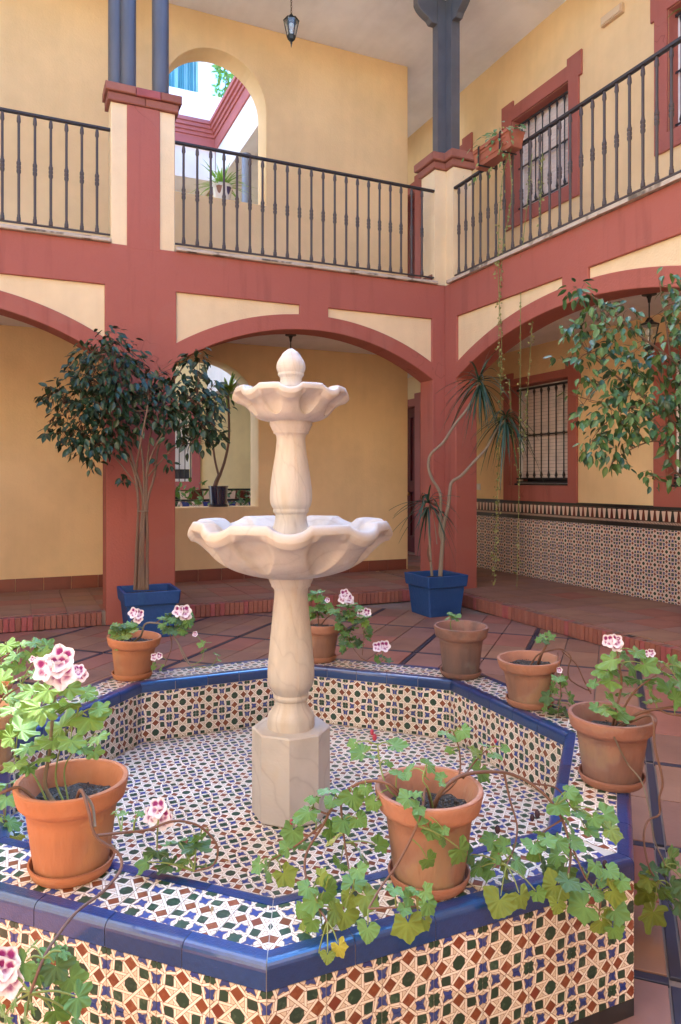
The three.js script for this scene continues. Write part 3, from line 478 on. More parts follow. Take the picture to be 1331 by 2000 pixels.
const pointLeaf = [0, 1, 2].map(s => grid(4, 7, (u, v) => { // pointed leaf with a folded midrib
  const w = 0.24 * Math.pow(Math.sin(Math.PI * Math.pow(v, 0.78)), 0.9) * (1 - 0.35 * sstep(0.75, 1, v)), x = (u - 0.5) * 2 * w, k = 0.92 + 0.25 * (1 - Math.abs(u - 0.5) * 2 > 0.6 ? 1 : 0) * (1 - v);
  return [v, 0.3 * Math.abs(x) - (0.1 + 0.12 * s) * v * v + 0.02 * Math.sin(v * 9 + s), x, k, k, k * 0.9];
}));
const leafMat = (r, g, b, t = 0.38, rough = 0.78) => phys({ color: lin(r, g, b), vertexColors: true, roughness: rough, transmission: t, thickness: 0, side: THREE.DoubleSide });
const TONE = { bright: leafMat(0.19, 0.36, 0.06, 0.5), mid: leafMat(0.125, 0.27, 0.05, 0.42), blue: leafMat(0.125, 0.28, 0.08, 0.38), olive: leafMat(0.2, 0.29, 0.035, 0.45), yellow: leafMat(0.48, 0.45, 0.045, 0.45), dark: leafMat(0.065, 0.15, 0.05, 0.35),
  camellia: std({ color: lin(0.018, 0.044, 0.02), vertexColors: true, roughness: 0.42, side: THREE.DoubleSide }), camellia2: std({ color: lin(0.024, 0.06, 0.026), vertexColors: true, roughness: 0.36, side: THREE.DoubleSide }),
  ficus: phys({ color: lin(0.05, 0.13, 0.055), vertexColors: true, roughness: 0.34, side: THREE.DoubleSide }), ficus2: leafMat(0.1, 0.21, 0.055, 0.35, 0.5), ficus3: phys({ color: lin(0.03, 0.08, 0.045), vertexColors: true, roughness: 0.28, side: THREE.DoubleSide }),
  strap: leafMat(0.032, 0.08, 0.042, 0.2, 0.5), yucca: leafMat(0.26, 0.46, 0.09, 0.5, 0.6), small: leafMat(0.34, 0.36, 0.13, 0.4) };
const SOILT = tex(512, 512, (u, v) => { const a = fbm(u, v, 30, 30, 4, 91), b = fbm(u, v, 90, 90, 2, 93); const k = 0.014 + 0.06 * a * a + (b > 0.66 ? 0.09 : 0); return [k, k * 0.86, k * 0.74]; }, true);
M.crumb = std({ color: lin(0.07, 0.05, 0.038), roughness: 1 });
M.soil = std({ map: SOILT, roughness: 1, bumpMap: rep(grainBump, 1.5), bumpScale: 0.008 });
M.bark = std({ color: lin(0.24, 0.15, 0.1), map: cloud, bumpMap: rep(grainBump, 1, 6), bumpScale: 0.004, roughness: 0.9 });
M.twig = std({ color: lin(0.17, 0.085, 0.055), map: cloud, roughness: 0.85 });
M.paleBark = std({ color: lin(0.3, 0.24, 0.17), map: cloud, bumpMap: rep(grainBump, 1, 8), bumpScale: 0.003, roughness: 0.9 });
M.greenStem = leafMat(0.2, 0.26, 0.07, 0.1); M.greenStem.vertexColors = false;
function potMat(r, g, b, wear, sd) { return std({ color: lin(r, g, b), roughness: 0.88, bumpMap: rep(grainBump, 3, 1.5), bumpScale: 0.0025, map: tex(512, 256, (u, v) => { const a = fbm(u, v, 7, 5, 5, sd), s = sstep(0.52, 0.75, fbm(u, v, 5, 9, 5, sd + 5)) * wear, d = sstep(0.55, 0.8, fbm(u, v, 9, 3, 4, sd + 9)) * wear * 0.7, foot = (1 - sstep(0.1, 0.42, v + 0.12 * (a - 0.5))) * 0.4 * wear, ring = 0.03 * Math.sin(v * 90); const k = 0.78 + 0.36 * a + ring; return [k * (1 - 0.35 * d) * (1 - foot) + 0.16 * s + 0.2 * foot, k * (1 - 0.25 * d) * (1 - foot) + 0.45 * s + 0.5 * foot, k * (1 - 0.15 * d) * (1 - foot) + 0.62 * s + 0.75 * foot].map(x => x * 0.86); }, true) }); }
const POT = { orange: potMat(0.54, 0.2, 0.09, 0.6, 100), clay: potMat(0.46, 0.2, 0.12, 0.9, 120), red: potMat(0.36, 0.155, 0.105, 1.0, 140), grimy: potMat(0.29, 0.14, 0.1, 1.5, 160), pale: potMat(0.6, 0.34, 0.19, 0.6, 180) };
M.petal = phys({ color: 0xffffff, vertexColors: true, roughness: 0.7, transmission: 0.25, thickness: 0, side: THREE.DoubleSide });
const petalGeo = [0, 1].map(up => grid(6, 6, (u, v) => {
  const w = 0.44 * Math.pow(Math.sin(Math.PI * Math.pow(v, 0.6) * 0.93 + 0.05), 0.8), x = (u - 0.5) * 2 * w, e = 0.07 * v * v * Math.sin(u * 12 + up), d = Math.hypot((u - 0.5) * 1.5, (v - 0.5) * 1.35);
  const blot = up ? 1 - sstep(0.3, 0.44, d) : (1 - sstep(0.16, 0.32, Math.hypot((u - 0.5) * 1.2, (v - 0.38) * 1.1))) * 0.85, edge = 0.1 * (1 - v);
  return [v * 0.95, 0.25 * v * v - 0.1 * v + e, x, lerp(0.86, 0.24, blot) - edge * 0.2, lerp(0.8, 0.008, blot) - edge, lerp(0.85, 0.13, blot) - edge * 0.4];
}));
const UPV = new THREE.Vector3(0, 1, 0), TOCAM = new THREE.Vector3(-SY, 0, CY);
function basis(tip, nrm) { const x = tip.clone().normalize(), y = nrm.clone().addScaledVector(x, -nrm.dot(x)).normalize(), z = new THREE.Vector3().crossVectors(x, y); return new THREE.Matrix4().makeBasis(x, y, z); }
const rv = s => new THREE.Vector3(rr(-s, s), rr(-s, s), rr(-s, s));
// a plant under construction: everything is given in world places and stored relative to its base
class Plant {
  constructor(t, leaves, thin = 0.0022) { this.t = t; this.leaves = leaves; this.nodes = []; this.pet = []; this.thin = thin; }
  local(v) { return v.clone().sub(this.t.position); }
  stem(pts, r0, r1, mat = M.twig, name = 'stem', wob = 0.004) {
    const l = pts.map(p => this.local(Array.isArray(p) ? P(...p) : p)); for (let i = 1; i < l.length - 1; i++) l[i].add(rv(wob));
    const m = part(name, tube(l, r0, r1, 8, l.length * 5), mat, this.t); const c = new THREE.CatmullRomCurve3(l, false, 'centripetal'); for (let i = 0; i <= 14; i++) this.nodes.push(c.getPointAt(i / 14)); return m;
  }
  leaf(at, size, tone, hang = 0.3, tipDir) {
    const p = this.local(at), g = this.leaves[Math.floor(rnd() * this.leaves.length)], m = new THREE.Mesh(g, TONE[tone]); m.name = 'leaf';
    const n = UPV.clone().multiplyScalar(1 - 0.55 * hang).addScaledVector(TOCAM, 0.35 + 0.6 * hang).add(rv(0.42));
    let q = null, best = 1e9; for (const k of this.nodes) { const d = k.distanceToSquared(p); if (d < best) { best = d; q = k; } }
    const away = q ? p.clone().sub(q) : rv(1); away.y *= 0.4; away.normalize().add(rv(0.35)).addScaledVector(UPV, -0.25 - 0.9 * hang); if (tipDir) away.add(tipDir);
    const B = basis(away, n); m.quaternion.setFromRotationMatrix(B); m.scale.set(size, size, size * rr(0.92, 1.1));
    const off = new THREE.Vector3(0.15 * size, 0, 0).applyQuaternion(m.quaternion); m.position.copy(p).sub(off); this.t.add(m);
    if (q && best > 1e-5 && best < 0.06) { const mid = q.clone().lerp(m.position, 0.55).addScaledVector(UPV, 0.008); this.pet.push(tube([q, mid, m.position.clone()], this.thin, this.thin * 0.7, 5, 5)); }
    return m;
  }
  many(list, tones, d, hang = 0.3, spread = 0.03) { for (const [x, y, s, tn, dd] of list) this.leaf(P(x, y, (dd || d) + rr(-spread, spread)), s * (dd || d) / FPX * 1.0, tn || tones[Math.floor(rnd() * tones.length)], hang); }
  cluster(x, y, rx, ry, d, n, size, tones, hang = 0.3) { for (let i = 0; i < n; i++) { const a = rnd() * 7, r = Math.sqrt(rnd()); this.leaf(P(x + rx * r * Math.cos(a), y + ry * r * Math.sin(a), d + rr(-1, 1) * 0.6 * rx * d / FPX), size * rr(0.75, 1.2) * d / FPX, tones[Math.floor(rnd() * tones.length)], hang); } }
  flower(x, y, d, rad, n) { // head of n blossoms
    const c = this.local(P(x, y, d)), R = rad * d / FPX, g = grp('flower', this.t); g.position.copy(c);
    let q = null, best = 1e9; for (const k of this.nodes) { const e = k.distanceToSquared(c); if (e < best) { best = e; q = k; } }
    if (q) this.pet.push(tube([q, q.clone().lerp(c, 0.5).addScaledVector(UPV, 0.01), c.clone().addScaledVector(UPV, -0.2 * R)], this.thin, this.thin * 0.8, 5, 5));
    for (let i = 0; i < n; i++) {
      const a = i * 2.4 + rnd(), r = n === 1 ? 0 : 0.62 * R * Math.sqrt((i + 0.5) / n), b = R * (n === 1 ? 0.95 : n < 4 ? 0.72 : 0.68) * rr(0.9, 1.1), side = new THREE.Vector3(CY, 0, SY);
      const o = new THREE.Vector3().addScaledVector(side, r * Math.cos(a)).addScaledVector(UPV, r * 0.8 * Math.sin(a)).addScaledVector(TOCAM, 0.35 * (R - r));
      const face = TOCAM.clone().addScaledVector(UPV, 0.35).add(o.clone().multiplyScalar(0.6 / R)).add(rv(0.2)).normalize(), spin = rr(-0.4, 0.4);
      const e1 = new THREE.Vector3().crossVectors(UPV, face).normalize(), e2 = new THREE.Vector3().crossVectors(face, e1);
      for (let k = 0; k < 5; k++) { const t = Math.PI / 2 + spin + (k - 0.5 + (k > 1 ? 0.15 : 0)) * 1.2566, dir = e1.clone().multiplyScalar(Math.cos(t)).addScaledVector(e2, Math.sin(t)); const m = part('petal', petalGeo[k < 2 ? 1 : 0], M.petal, g); m.quaternion.setFromRotationMatrix(basis(dir.addScaledVector(face, 0.15), face.clone().add(rv(0.12)))); m.position.copy(o); m.scale.set(b, b, b * 1.25); }
    }
    return g;
  }
  done() { if (this.pet.length) { const m = part('leaf_stalk', merge(this.pet), M.greenStem, this.t); m.userData.kind = 'stuff'; } }
}
function potGeo(R, h, flare = 1) { return lathe([[0.0005, 0.002], [0.61, 0.0], [0.635, 0.012], [0.70, 0.28], [0.765, 0.6], [0.795, 0.72], [0.815, 0.738], [0.88 * flare, 0.762], [0.925 * flare, 0.79], [0.94 * flare, 0.82], [0.99, 0.965], [0.985, 0.992], [0.965, 1.0], [0.905, 0.996], [0.88, 0.97], [0.765, 0.74], [0.71, 0.5], [0.56, 0.1], [0.0005, 0.09]].map(([r, y]) => [r * R, y * h]), 48); }
function soilGeo(R) { const g = grid(28, 6, (u, v) => { const a = u * Math.PI * 2, r = R * v; const y = 0.012 * (fbm(0.5 + v * Math.cos(a) * 0.45, 0.5 + v * Math.sin(a) * 0.45, 9, 9, 3, 7) - 0.5) * 2; return [r * Math.cos(a), y, -r * Math.sin(a), 1, 1, 1]; }); const p = g.attributes.position, uv = g.attributes.uv; for (let i = 0; i < p.count; i++) uv.setXY(i, p.getX(i) * 3, p.getZ(i) * 3); return g; }
function crumbs(R, n) { const l = []; for (let i = 0; i < n; i++) { const a = rnd() * 7, r = R * Math.sqrt(rnd()) * 0.92, s = rr(0.0016, 0.0042); l.push(new THREE.IcosahedronGeometry(s, 0).scale(1, rr(0.5, 1), rr(0.6, 1.3)).rotateY(rnd() * 6).translate(r * Math.cos(a), rr(0, 0.008), r * Math.sin(a))); } return merge(l); }
const saucers = [];
function potted(name, label, px, d, R, yr, mat, soil, tilt, saucerLabel) {
  const p = P(px, 936, d), base = RIM + 0.0085; p.y = base; const h = yr - base;
  const t = thing(name, label, 'potted plant', null, p), turn = rnd() * 6;
  const g = grp('pot', t); if (tilt) g.rotation.set(...tilt);
  part('clay_body', potGeo(R, h), mat, g).rotation.y = turn;
  const s = part('soil', soilGeo(R * (soil > 0.78 ? 0.82 : 0.775)), M.soil, g); s.position.y = h * soil; part('soil_crumbs', crumbs(R * 0.74, 260), M.crumb, g).position.y = h * soil; g.children[2].userData.kind = 'stuff';
  if (saucerLabel) { const q = thing('saucer', saucerLabel, 'saucer', null, new THREE.Vector3(p.x, RIM - 0.001, p.z)); part('dish', lathe([[0.0005, 0.0], [0.66, 0.0], [0.69, 0.004], [0.755, 0.028], [0.75, 0.033], [0.72, 0.033], [0.665, 0.0085], [0.0005, 0.0085]].map(([r, y]) => [r * R, y]), 48), mat, q); }
  return { t, soilAt: new THREE.Vector3(p.x, base + h * soil, p.z), p };
}

// ---------- potted geraniums on the rim ----------
{ // left front pot, tall sunlit geranium with a big flower and a branch hanging over the edge
  const { t, soilAt } = potted('potted_geranium', 'tall geranium with big pink and white flower in the bright orange clay pot, left foreground', 141, 2.04, 0.155, 0.708, POT.orange, 0.74, null, 'clay saucer under the bright orange pot in the left foreground');
  const p = new Plant(t, geraniumLeaf, 0.0026), S = soilAt, s = (dx, dn) => S.clone().add(new THREE.Vector3(dx, 0, -dn));
  p.stem([s(-0.035, -0.045), P(92, 1540, 2.0), P(96, 1470, 2.0), P(105, 1400, 2.0), P(110, 1340, 2.0)], 0.006, 0.004, M.paleBark);
  p.stem([s(-0.02, -0.02), P(112, 1520, 2.03), P(125, 1450, 2.03), P(150, 1400, 2.03)], 0.003, 0.002, M.greenStem);
  p.stem([s(-0.01, 0.0), P(128, 1500, 2.06), P(148, 1460, 2.06), P(180, 1440, 2.05)], 0.0025, 0.002, M.greenStem);
  p.stem([s(-0.06, -0.02), P(75, 1520, 2.02), P(50, 1490, 2.02), P(30, 1480, 2.02)], 0.003, 0.002, M.greenStem);
  p.stem([s(-0.07, -0.03), P(40, 1540, 1.98), P(12, 1545, 1.96), P(-20, 1560, 1.95)], 0.005, 0.004, M.twig);
  p.stem([s(0.0, -0.06), P(158, 1546, 1.9), P(172, 1590, 1.86), P(190, 1632, 1.85), P(230, 1665, 1.86), P(238, 1695, 1.84), P(205, 1740, 1.76), P(150, 1778, 1.64), P(110, 1825, 1.53), P(80, 1880, 1.45), P(60, 1940, 1.42)], 0.0048, 0.003);
  p.stem([P(190, 1632, 1.85), P(240, 1626, 1.9), P(290, 1620, 1.94), P(340, 1602, 1.97), P(395, 1618, 2.0), P(424, 1655, 2.0), P(415, 1685, 2.0), P(380, 1702, 1.99)], 0.004, 0.0028);
  p.stem([P(160, 1545, 1.9), P(178, 1575, 1.88), P(186, 1615, 1.85)], 0.004, 0.0035, M.paleBark);
  p.many([[75, 1385, 90], [150, 1372, 88], [45, 1425, 78], [118, 1420, 110], [178, 1405, 78], [192, 1440, 52], [160, 1462, 55], [28, 1385, 66], [52, 1462, 62], [28, 1495, 60], [72, 1452, 52], [85, 1482, 55], [196, 1385, 48], [138, 1345, 58], [172, 1352, 46], [92, 1350, 60], [120, 1375, 95], [60, 1350, 60], [140, 1450, 62], [105, 1450, 70], [20, 1440, 55], [185, 1470, 40], [55, 1500, 45]], ['bright', 'bright', 'mid', 'bright', 'blue'], 1.99, 0.25, 0.05);
  p.many([[45, 1885, 62], [112, 1890, 70], [140, 1915, 76], [88, 1935, 70], [30, 1950, 60], [155, 1950, 66], [110, 1975, 72], [50, 1990, 66], [150, 1990, 56], [75, 1905, 54], [10, 1985, 64], [60, 1850, 34], [95, 1865, 50], [125, 1860, 40], [60, 1960, 60]], ['mid', 'blue', 'dark'], 1.46, 0.45, 0.03);
  p.many([[308, 1665, 62], [345, 1645, 66], [382, 1652, 70], [402, 1690, 48], [325, 1690, 55], [365, 1680, 60], [285, 1685, 50], [390, 1635, 50]], ['mid', 'dark', 'blue'], 2.02, 0.2, 0.03);
  p.many([[240, 1590, 32], [272, 1588, 26], [225, 1585, 22], [262, 1604, 18]], ['bright', 'mid'], 1.93, 0.3, 0.01);
  p.flower(110, 1302, 1.97, 43, 4); p.flower(152, 1312, 2.0, 20, 3); p.flower(312, 1590, 1.98, 30, 4); p.flower(8, 1895, 1.44, 48, 4);
  p.done();
}
{ // pots at the left edge of the picture
  const a = potted('potted_geranium', 'sunlit geranium in a pale weathered clay pot at the left edge', -32, 2.75, 0.15, 0.675, POT.pale, 0.7, null, 'pale saucer under the weathered pot at the left edge');
  const p = new Plant(a.t, geraniumLeaf, 0.0024), S = a.soilAt;
  p.stem([S, P(-20, 1400, 2.7), P(10, 1360, 2.68), P(40, 1340, 2.66)], 0.004, 0.003); p.stem([S, P(-25, 1460, 2.6), P(0, 1540, 2.4), P(15, 1620, 2.3)], 0.004, 0.003); p.stem([S, P(-30, 1400, 2.72), P(-10, 1300, 2.7), P(20, 1275, 2.7)], 0.004, 0.003);
  p.many([[58, 1345, 52], [92, 1355, 52], [20, 1362, 56], [35, 1325, 46], [70, 1318, 44], [0, 1330, 60], [8, 1402, 56], [45, 1385, 50], [-10, 1290, 55], [30, 1420, 46]], ['bright', 'bright', 'mid'], 2.66, 0.25, 0.06);
  p.many([[12, 1560, 60], [-8, 1600, 62], [22, 1605, 50], [34, 1635, 44, 'yellow'], [5, 1640, 60], [-20, 1540, 60], [18, 1530, 44]], ['bright', 'mid'], 2.32, 0.4, 0.04);
  p.flower(70, 1288, 2.68, 10, 2); p.done();
  const b = potted('potted_geranium', 'geranium in an orange clay pot furthest back at the left edge', -45, 3.2, 0.15, 0.645, POT.orange, 0.7, null, 'saucer under the orange pot furthest back at the left edge');
  const q = new Plant(b.t, geraniumLeaf, 0.0022), T = b.soilAt;
  q.stem([T, P(-20, 1300, 3.2), P(20, 1270, 3.2), P(60, 1258, 3.2)], 0.004, 0.002); q.stem([T, P(-40, 1290, 3.2), P(-10, 1260, 3.2), P(10, 1258, 3.2)], 0.004, 0.002);
  q.many([[14, 1262, 46], [42, 1258, 44], [70, 1255, 46], [92, 1262, 40], [30, 1280, 42], [60, 1278, 40], [-4, 1272, 50], [5, 1300, 46], [36, 1302, 40], [-20, 1250, 50], [85, 1275, 34]], ['bright', 'mid', 'bright'], 3.2, 0.2, 0.06); q.done();
}
{ // right front pot with yellowing vine-like geranium spilling both ways
  const { t, soilAt } = potted('potted_geranium', 'sprawling geranium with some yellowing leaves in the clay pot nearest the front corner', 838, 1.98, 0.149, 0.712, POT.clay, 0.74, null, 'clay saucer under the pot nearest the front corner of the basin');
  const p = new Plant(t, vineLeaf, 0.0022), S = soilAt, s = (dx, dn) => S.clone().add(new THREE.Vector3(dx, 0, -dn));
  p.stem([s(0, -0.02), P(860, 1545, 1.92), P(900, 1522, 1.96), P(955, 1508, 2.02), P(1010, 1513, 2.06), P(1060, 1545, 2.06), P(1100, 1600, 2.03), P(1120, 1660, 1.96), P(1110, 1710, 1.9)], 0.006, 0.003, M.twig, 'stem', 0.006);
  p.stem([P(985, 1510, 2.05), P(995, 1560, 2.03), P(1008, 1610, 2.0), P(1005, 1650, 1.96), P(990, 1690, 1.9)], 0.0035, 0.002);
  p.stem([P(1040, 1530, 2.06), P(1090, 1545, 2.1), P(1115, 1575, 2.1)], 0.003, 0.002); p.stem([P(1100, 1600, 2.03), P(1060, 1625, 1.98), P(1045, 1650, 1.95)], 0.003, 0.002);
  p.stem([P(1120, 1660, 1.96), P(1150, 1720, 1.9), P(1175, 1745, 1.88), P(1170, 1790, 1.87)], 0.003, 0.002);
  p.stem([s(0.01, 0.0), P(835, 1540, 1.92), P(820, 1590, 1.84), P(800, 1640, 1.81), P(772, 1690, 1.78), P(745, 1730, 1.74), P(720, 1775, 1.69)], 0.004, 0.0025);
  p.stem([s(-0.05, 0.0), P(760, 1530, 1.93), P(712, 1528, 1.96), P(665, 1560, 1.97), P(630, 1610, 1.94), P(600, 1670, 1.88), P(605, 1740, 1.8), P(640, 1800, 1.7)], 0.005, 0.0025);
  p.stem([P(665, 1560, 1.97), P(672, 1630, 1.93), P(680, 1690, 1.86), P(690, 1740, 1.78)], 0.0035, 0.002); p.stem([P(630, 1610, 1.94), P(580, 1650, 1.94), P(530, 1680, 1.93)], 0.003, 0.002); p.stem([P(640, 1590, 1.95), P(600, 1580, 1.97), P(575, 1610, 1.96)], 0.003, 0.002); p.stem([P(720, 1775, 1.69), P(770, 1775, 1.68), P(815, 1770, 1.68)], 0.0025, 0.0018);
  p.stem([s(-0.02, 0.01), P(760, 1545, 1.95), P(745, 1500, 1.98), P(738, 1455, 2.0)], 0.003, 0.002, M.greenStem); p.stem([s(0.03, 0.03), P(895, 1520, 2.02), P(898, 1470, 2.06), P(888, 1430, 2.08)], 0.003, 0.002); p.stem([P(905, 1520, 1.97), P(930, 1490, 2.06), P(950, 1465, 2.1)], 0.003, 0.002);
  p.stem([s(0.0, -0.03), P(835, 1540, 1.9), P(828, 1520, 1.9), P(832, 1500, 1.92)], 0.0025, 0.0018, M.greenStem);
  p.many([[705, 1470, 52], [772, 1456, 60], [728, 1480, 44], [690, 1452, 30], [760, 1490, 30]], ['blue', 'mid'], 1.99, 0.05, 0.02);
  p.many([[868, 1432, 40], [905, 1428, 42], [890, 1442, 34], [930, 1470, 44, 'olive'], [968, 1476, 42], [938, 1505, 66], [945, 1455, 32], [985, 1462, 28], [880, 1465, 26]], ['blue', 'mid'], 2.07, 0.05, 0.03);
  p.many([[798, 1507, 46], [838, 1494, 46], [778, 1512, 38], [832, 1519, 26], [862, 1518, 30], [864, 1532, 22]], ['blue', 'mid'], 1.93, 0.2, 0.02);
  p.many([[795, 1560, 48], [818, 1578, 40], [822, 1598, 36], [843, 1622, 52], [865, 1640, 34], [868, 1622, 26], [900, 1662, 62], [838, 1680, 50], [815, 1550, 28]], ['blue', 'mid'], 1.83, 0.55, 0.015);
  p.many([[638, 1545, 58], [690, 1558, 62], [730, 1568, 46], [602, 1588, 58], [572, 1625, 60], [622, 1605, 54], [672, 1606, 62], [702, 1602, 46], [655, 1640, 52, 'yellow'], [705, 1668, 80, 'olive'], [740, 1650, 52, 'mid'], [592, 1650, 58], [545, 1672, 46], [522, 1702, 52], [556, 1708, 58, 'olive'], [664, 1688, 46], [648, 1566, 44], [612, 1560, 36], [715, 1540, 36], [560, 1655, 44], [505, 1690, 40], [645, 1620, 50, 'mid'], [585, 1600, 44]], ['blue', 'mid', 'mid'], 1.95, 0.3, 0.035);
  p.many([[628, 1712, 46], [690, 1722, 62], [640, 1742, 70], [655, 1778, 64], [718, 1752, 70, 'olive'], [588, 1778, 42, 'mid'], [612, 1760, 60], [640, 1805, 64, 'olive'], [672, 1788, 64], [632, 1835, 46, 'olive'], [592, 1822, 42], [610, 1800, 50], [680, 1752, 56, 'olive'], [600, 1735, 44], [700, 1700, 46]], ['mid', 'olive', 'blue'], 1.76, 0.5, 0.03);
  p.many([[718, 1817, 60], [663, 1850, 46, 'yellow'], [640, 1868, 36, 'olive'], [618, 1880, 32, 'olive'], [798, 1807, 72, 'olive'], [832, 1800, 42, 'olive'], [820, 1812, 40, 'mid'], [770, 1738, 46], [798, 1752, 44], [832, 1742, 44], [838, 1766, 48], [790, 1775, 40], [812, 1740, 36]], ['blue', 'mid'], 1.67, 0.65, 0.02);
  p.many([[1112, 1545, 46], [1092, 1576, 62], [1132, 1590, 48], [1184, 1592, 58], [1150, 1622, 50], [1112, 1612, 46], [1196, 1622, 56, 'olive'], [1125, 1560, 36], [1160, 1600, 40]], ['blue', 'mid'], 2.05, 0.25, 0.03);
  p.many([[960, 1642, 54], [985, 1652, 46], [935, 1692, 66], [985, 1692, 44, 'olive'], [1000, 1662, 48], [970, 1668, 40], [915, 1670, 40, 'dark'], [955, 1700, 50], [1042, 1652, 50], [1068, 1640, 48], [1092, 1645, 56], [1120, 1645, 62], [1010, 1682, 62], [1046, 1668, 46], [1060, 1690, 50, 'dark'], [1100, 1695, 76], [1135, 1692, 60], [1088, 1672, 56], [1055, 1628, 34]], ['blue', 'mid', 'blue'], 1.95, 0.25, 0.03);
  p.many([[975, 1762, 76, 'olive'], [1018, 1752, 54, 'olive'], [1082, 1732, 72, 'olive'], [1088, 1768, 44, 'olive'], [1165, 1692, 50], [1190, 1702, 54], [1216, 1722, 44], [1200, 1742, 60], [1138, 1772, 74], [1178, 1802, 62], [1204, 1780, 66], [1160, 1742, 56], [1110, 1722, 58, 'dark'], [1175, 1720, 40], [1050, 1745, 40, 'mid'], [1200, 1815, 46]], ['mid', 'blue', 'olive'], 1.86, 0.6, 0.025);
  M.bud = std({ color: lin(0.3, 0.03, 0.06), roughness: 0.7 }); M.darkBud = std({ color: lin(0.03, 0.012, 0.02), roughness: 0.8 });
  for (const [x, y, d, r, m] of [[732, 1440, 2.0, 6, M.bud], [727, 1430, 2.0, 5, M.bud], [1050, 1590, 1.97, 7, M.darkBud], [1040, 1597, 1.97, 6, M.darkBud], [972, 1620, 1.95, 7, M.darkBud], [1182, 1688, 1.9, 7, M.darkBud], [570, 1605, 1.95, 5, M.bud], [968, 1447, 2.1, 4, M.bud]]) { const b = part('bud', new THREE.SphereGeometry(r * d / FPX, 10, 8).scale(0.75, 1.25, 0.75), m, t); b.position.copy(p.local(P(x, y, d))); }
  p.done();
}
{ // right pot
  const { t, soilAt } = potted('potted_geranium', 'bushy geranium in a dull clay pot at the right, stems trailing to the ground', 1195, 2.63, 0.154, 0.7, POT.red, 0.72, null, 'clay saucer under the dull pot on the right corner of the basin');
  const p = new Plant(t, geraniumLeaf, 0.0022), S = soilAt;
  p.stem([S, P(1205, 1385, 2.58), P(1215, 1340, 2.6), P(1210, 1300, 2.6), P(1205, 1270, 2.6)], 0.005, 0.003); p.stem([S, P(1245, 1395, 2.6), P(1285, 1385, 2.62), P(1340, 1378, 2.65)], 0.006, 0.004); p.stem([S, P(1240, 1350, 2.62), P(1275, 1320, 2.62), P(1300, 1300, 2.62)], 0.004, 0.003); p.stem([P(1285, 1385, 2.62), P(1305, 1395, 2.6), P(1345, 1400, 2.58)], 0.004, 0.003);
  p.stem([S, P(1255, 1395, 2.5), P(1276, 1400, 2.42), P(1282, 1450, 2.4), P(1296, 1530, 2.4), P(1283, 1560, 2.4), P(1290, 1592, 2.4), P(1262, 1597, 2.38), P(1253, 1630, 2.36), P(1268, 1690, 2.34), P(1285, 1720, 2.34)], 0.0045, 0.003, M.twig, 'stem', 0.008);
  p.stem([P(1200, 1440, 2.48), P(1225, 1490, 2.5), P(1252, 1520, 2.46), P(1262, 1570, 2.42), P(1280, 1640, 2.38), P(1300, 1690, 2.36)], 0.003, 0.0022, M.paleBark, 'stem', 0.006);
  p.many([[1195, 1290, 60], [1230, 1295, 60], [1262, 1300, 54], [1212, 1320, 62], [1250, 1330, 70], [1190, 1330, 52], [1228, 1355, 60], [1200, 1372, 56], [1180, 1388, 50], [1165, 1382, 36], [1210, 1395, 58], [1222, 1405, 46], [1270, 1350, 56], [1292, 1310, 58], [1318, 1300, 60], [1330, 1335, 66], [1305, 1345, 56], [1245, 1275, 44], [1215, 1275, 46], [1175, 1310, 42], [1285, 1290, 40], [1340, 1310, 60], [1275, 1370, 44, 'olive'], [1160, 1335, 30], [1320, 1365, 46]], ['mid', 'bright', 'mid', 'blue'], 2.6, 0.2, 0.06);
  p.many([[1275, 1700, 62], [1310, 1680, 66], [1300, 1715, 60], [1262, 1745, 66, 'olive'], [1275, 1785, 76, 'olive'], [1315, 1735, 54], [1330, 1765, 66, 'dark'], [1330, 1695, 60], [1288, 1740, 56], [1340, 1730, 60], [1265, 1720, 44, 'olive'], [1305, 1760, 44]], ['mid', 'dark', 'blue'], 2.36, 0.45, 0.03);
  p.flower(1196, 1252, 2.6, 20, 3); p.flower(1268, 1277, 2.62, 12, 2); p.done();
}
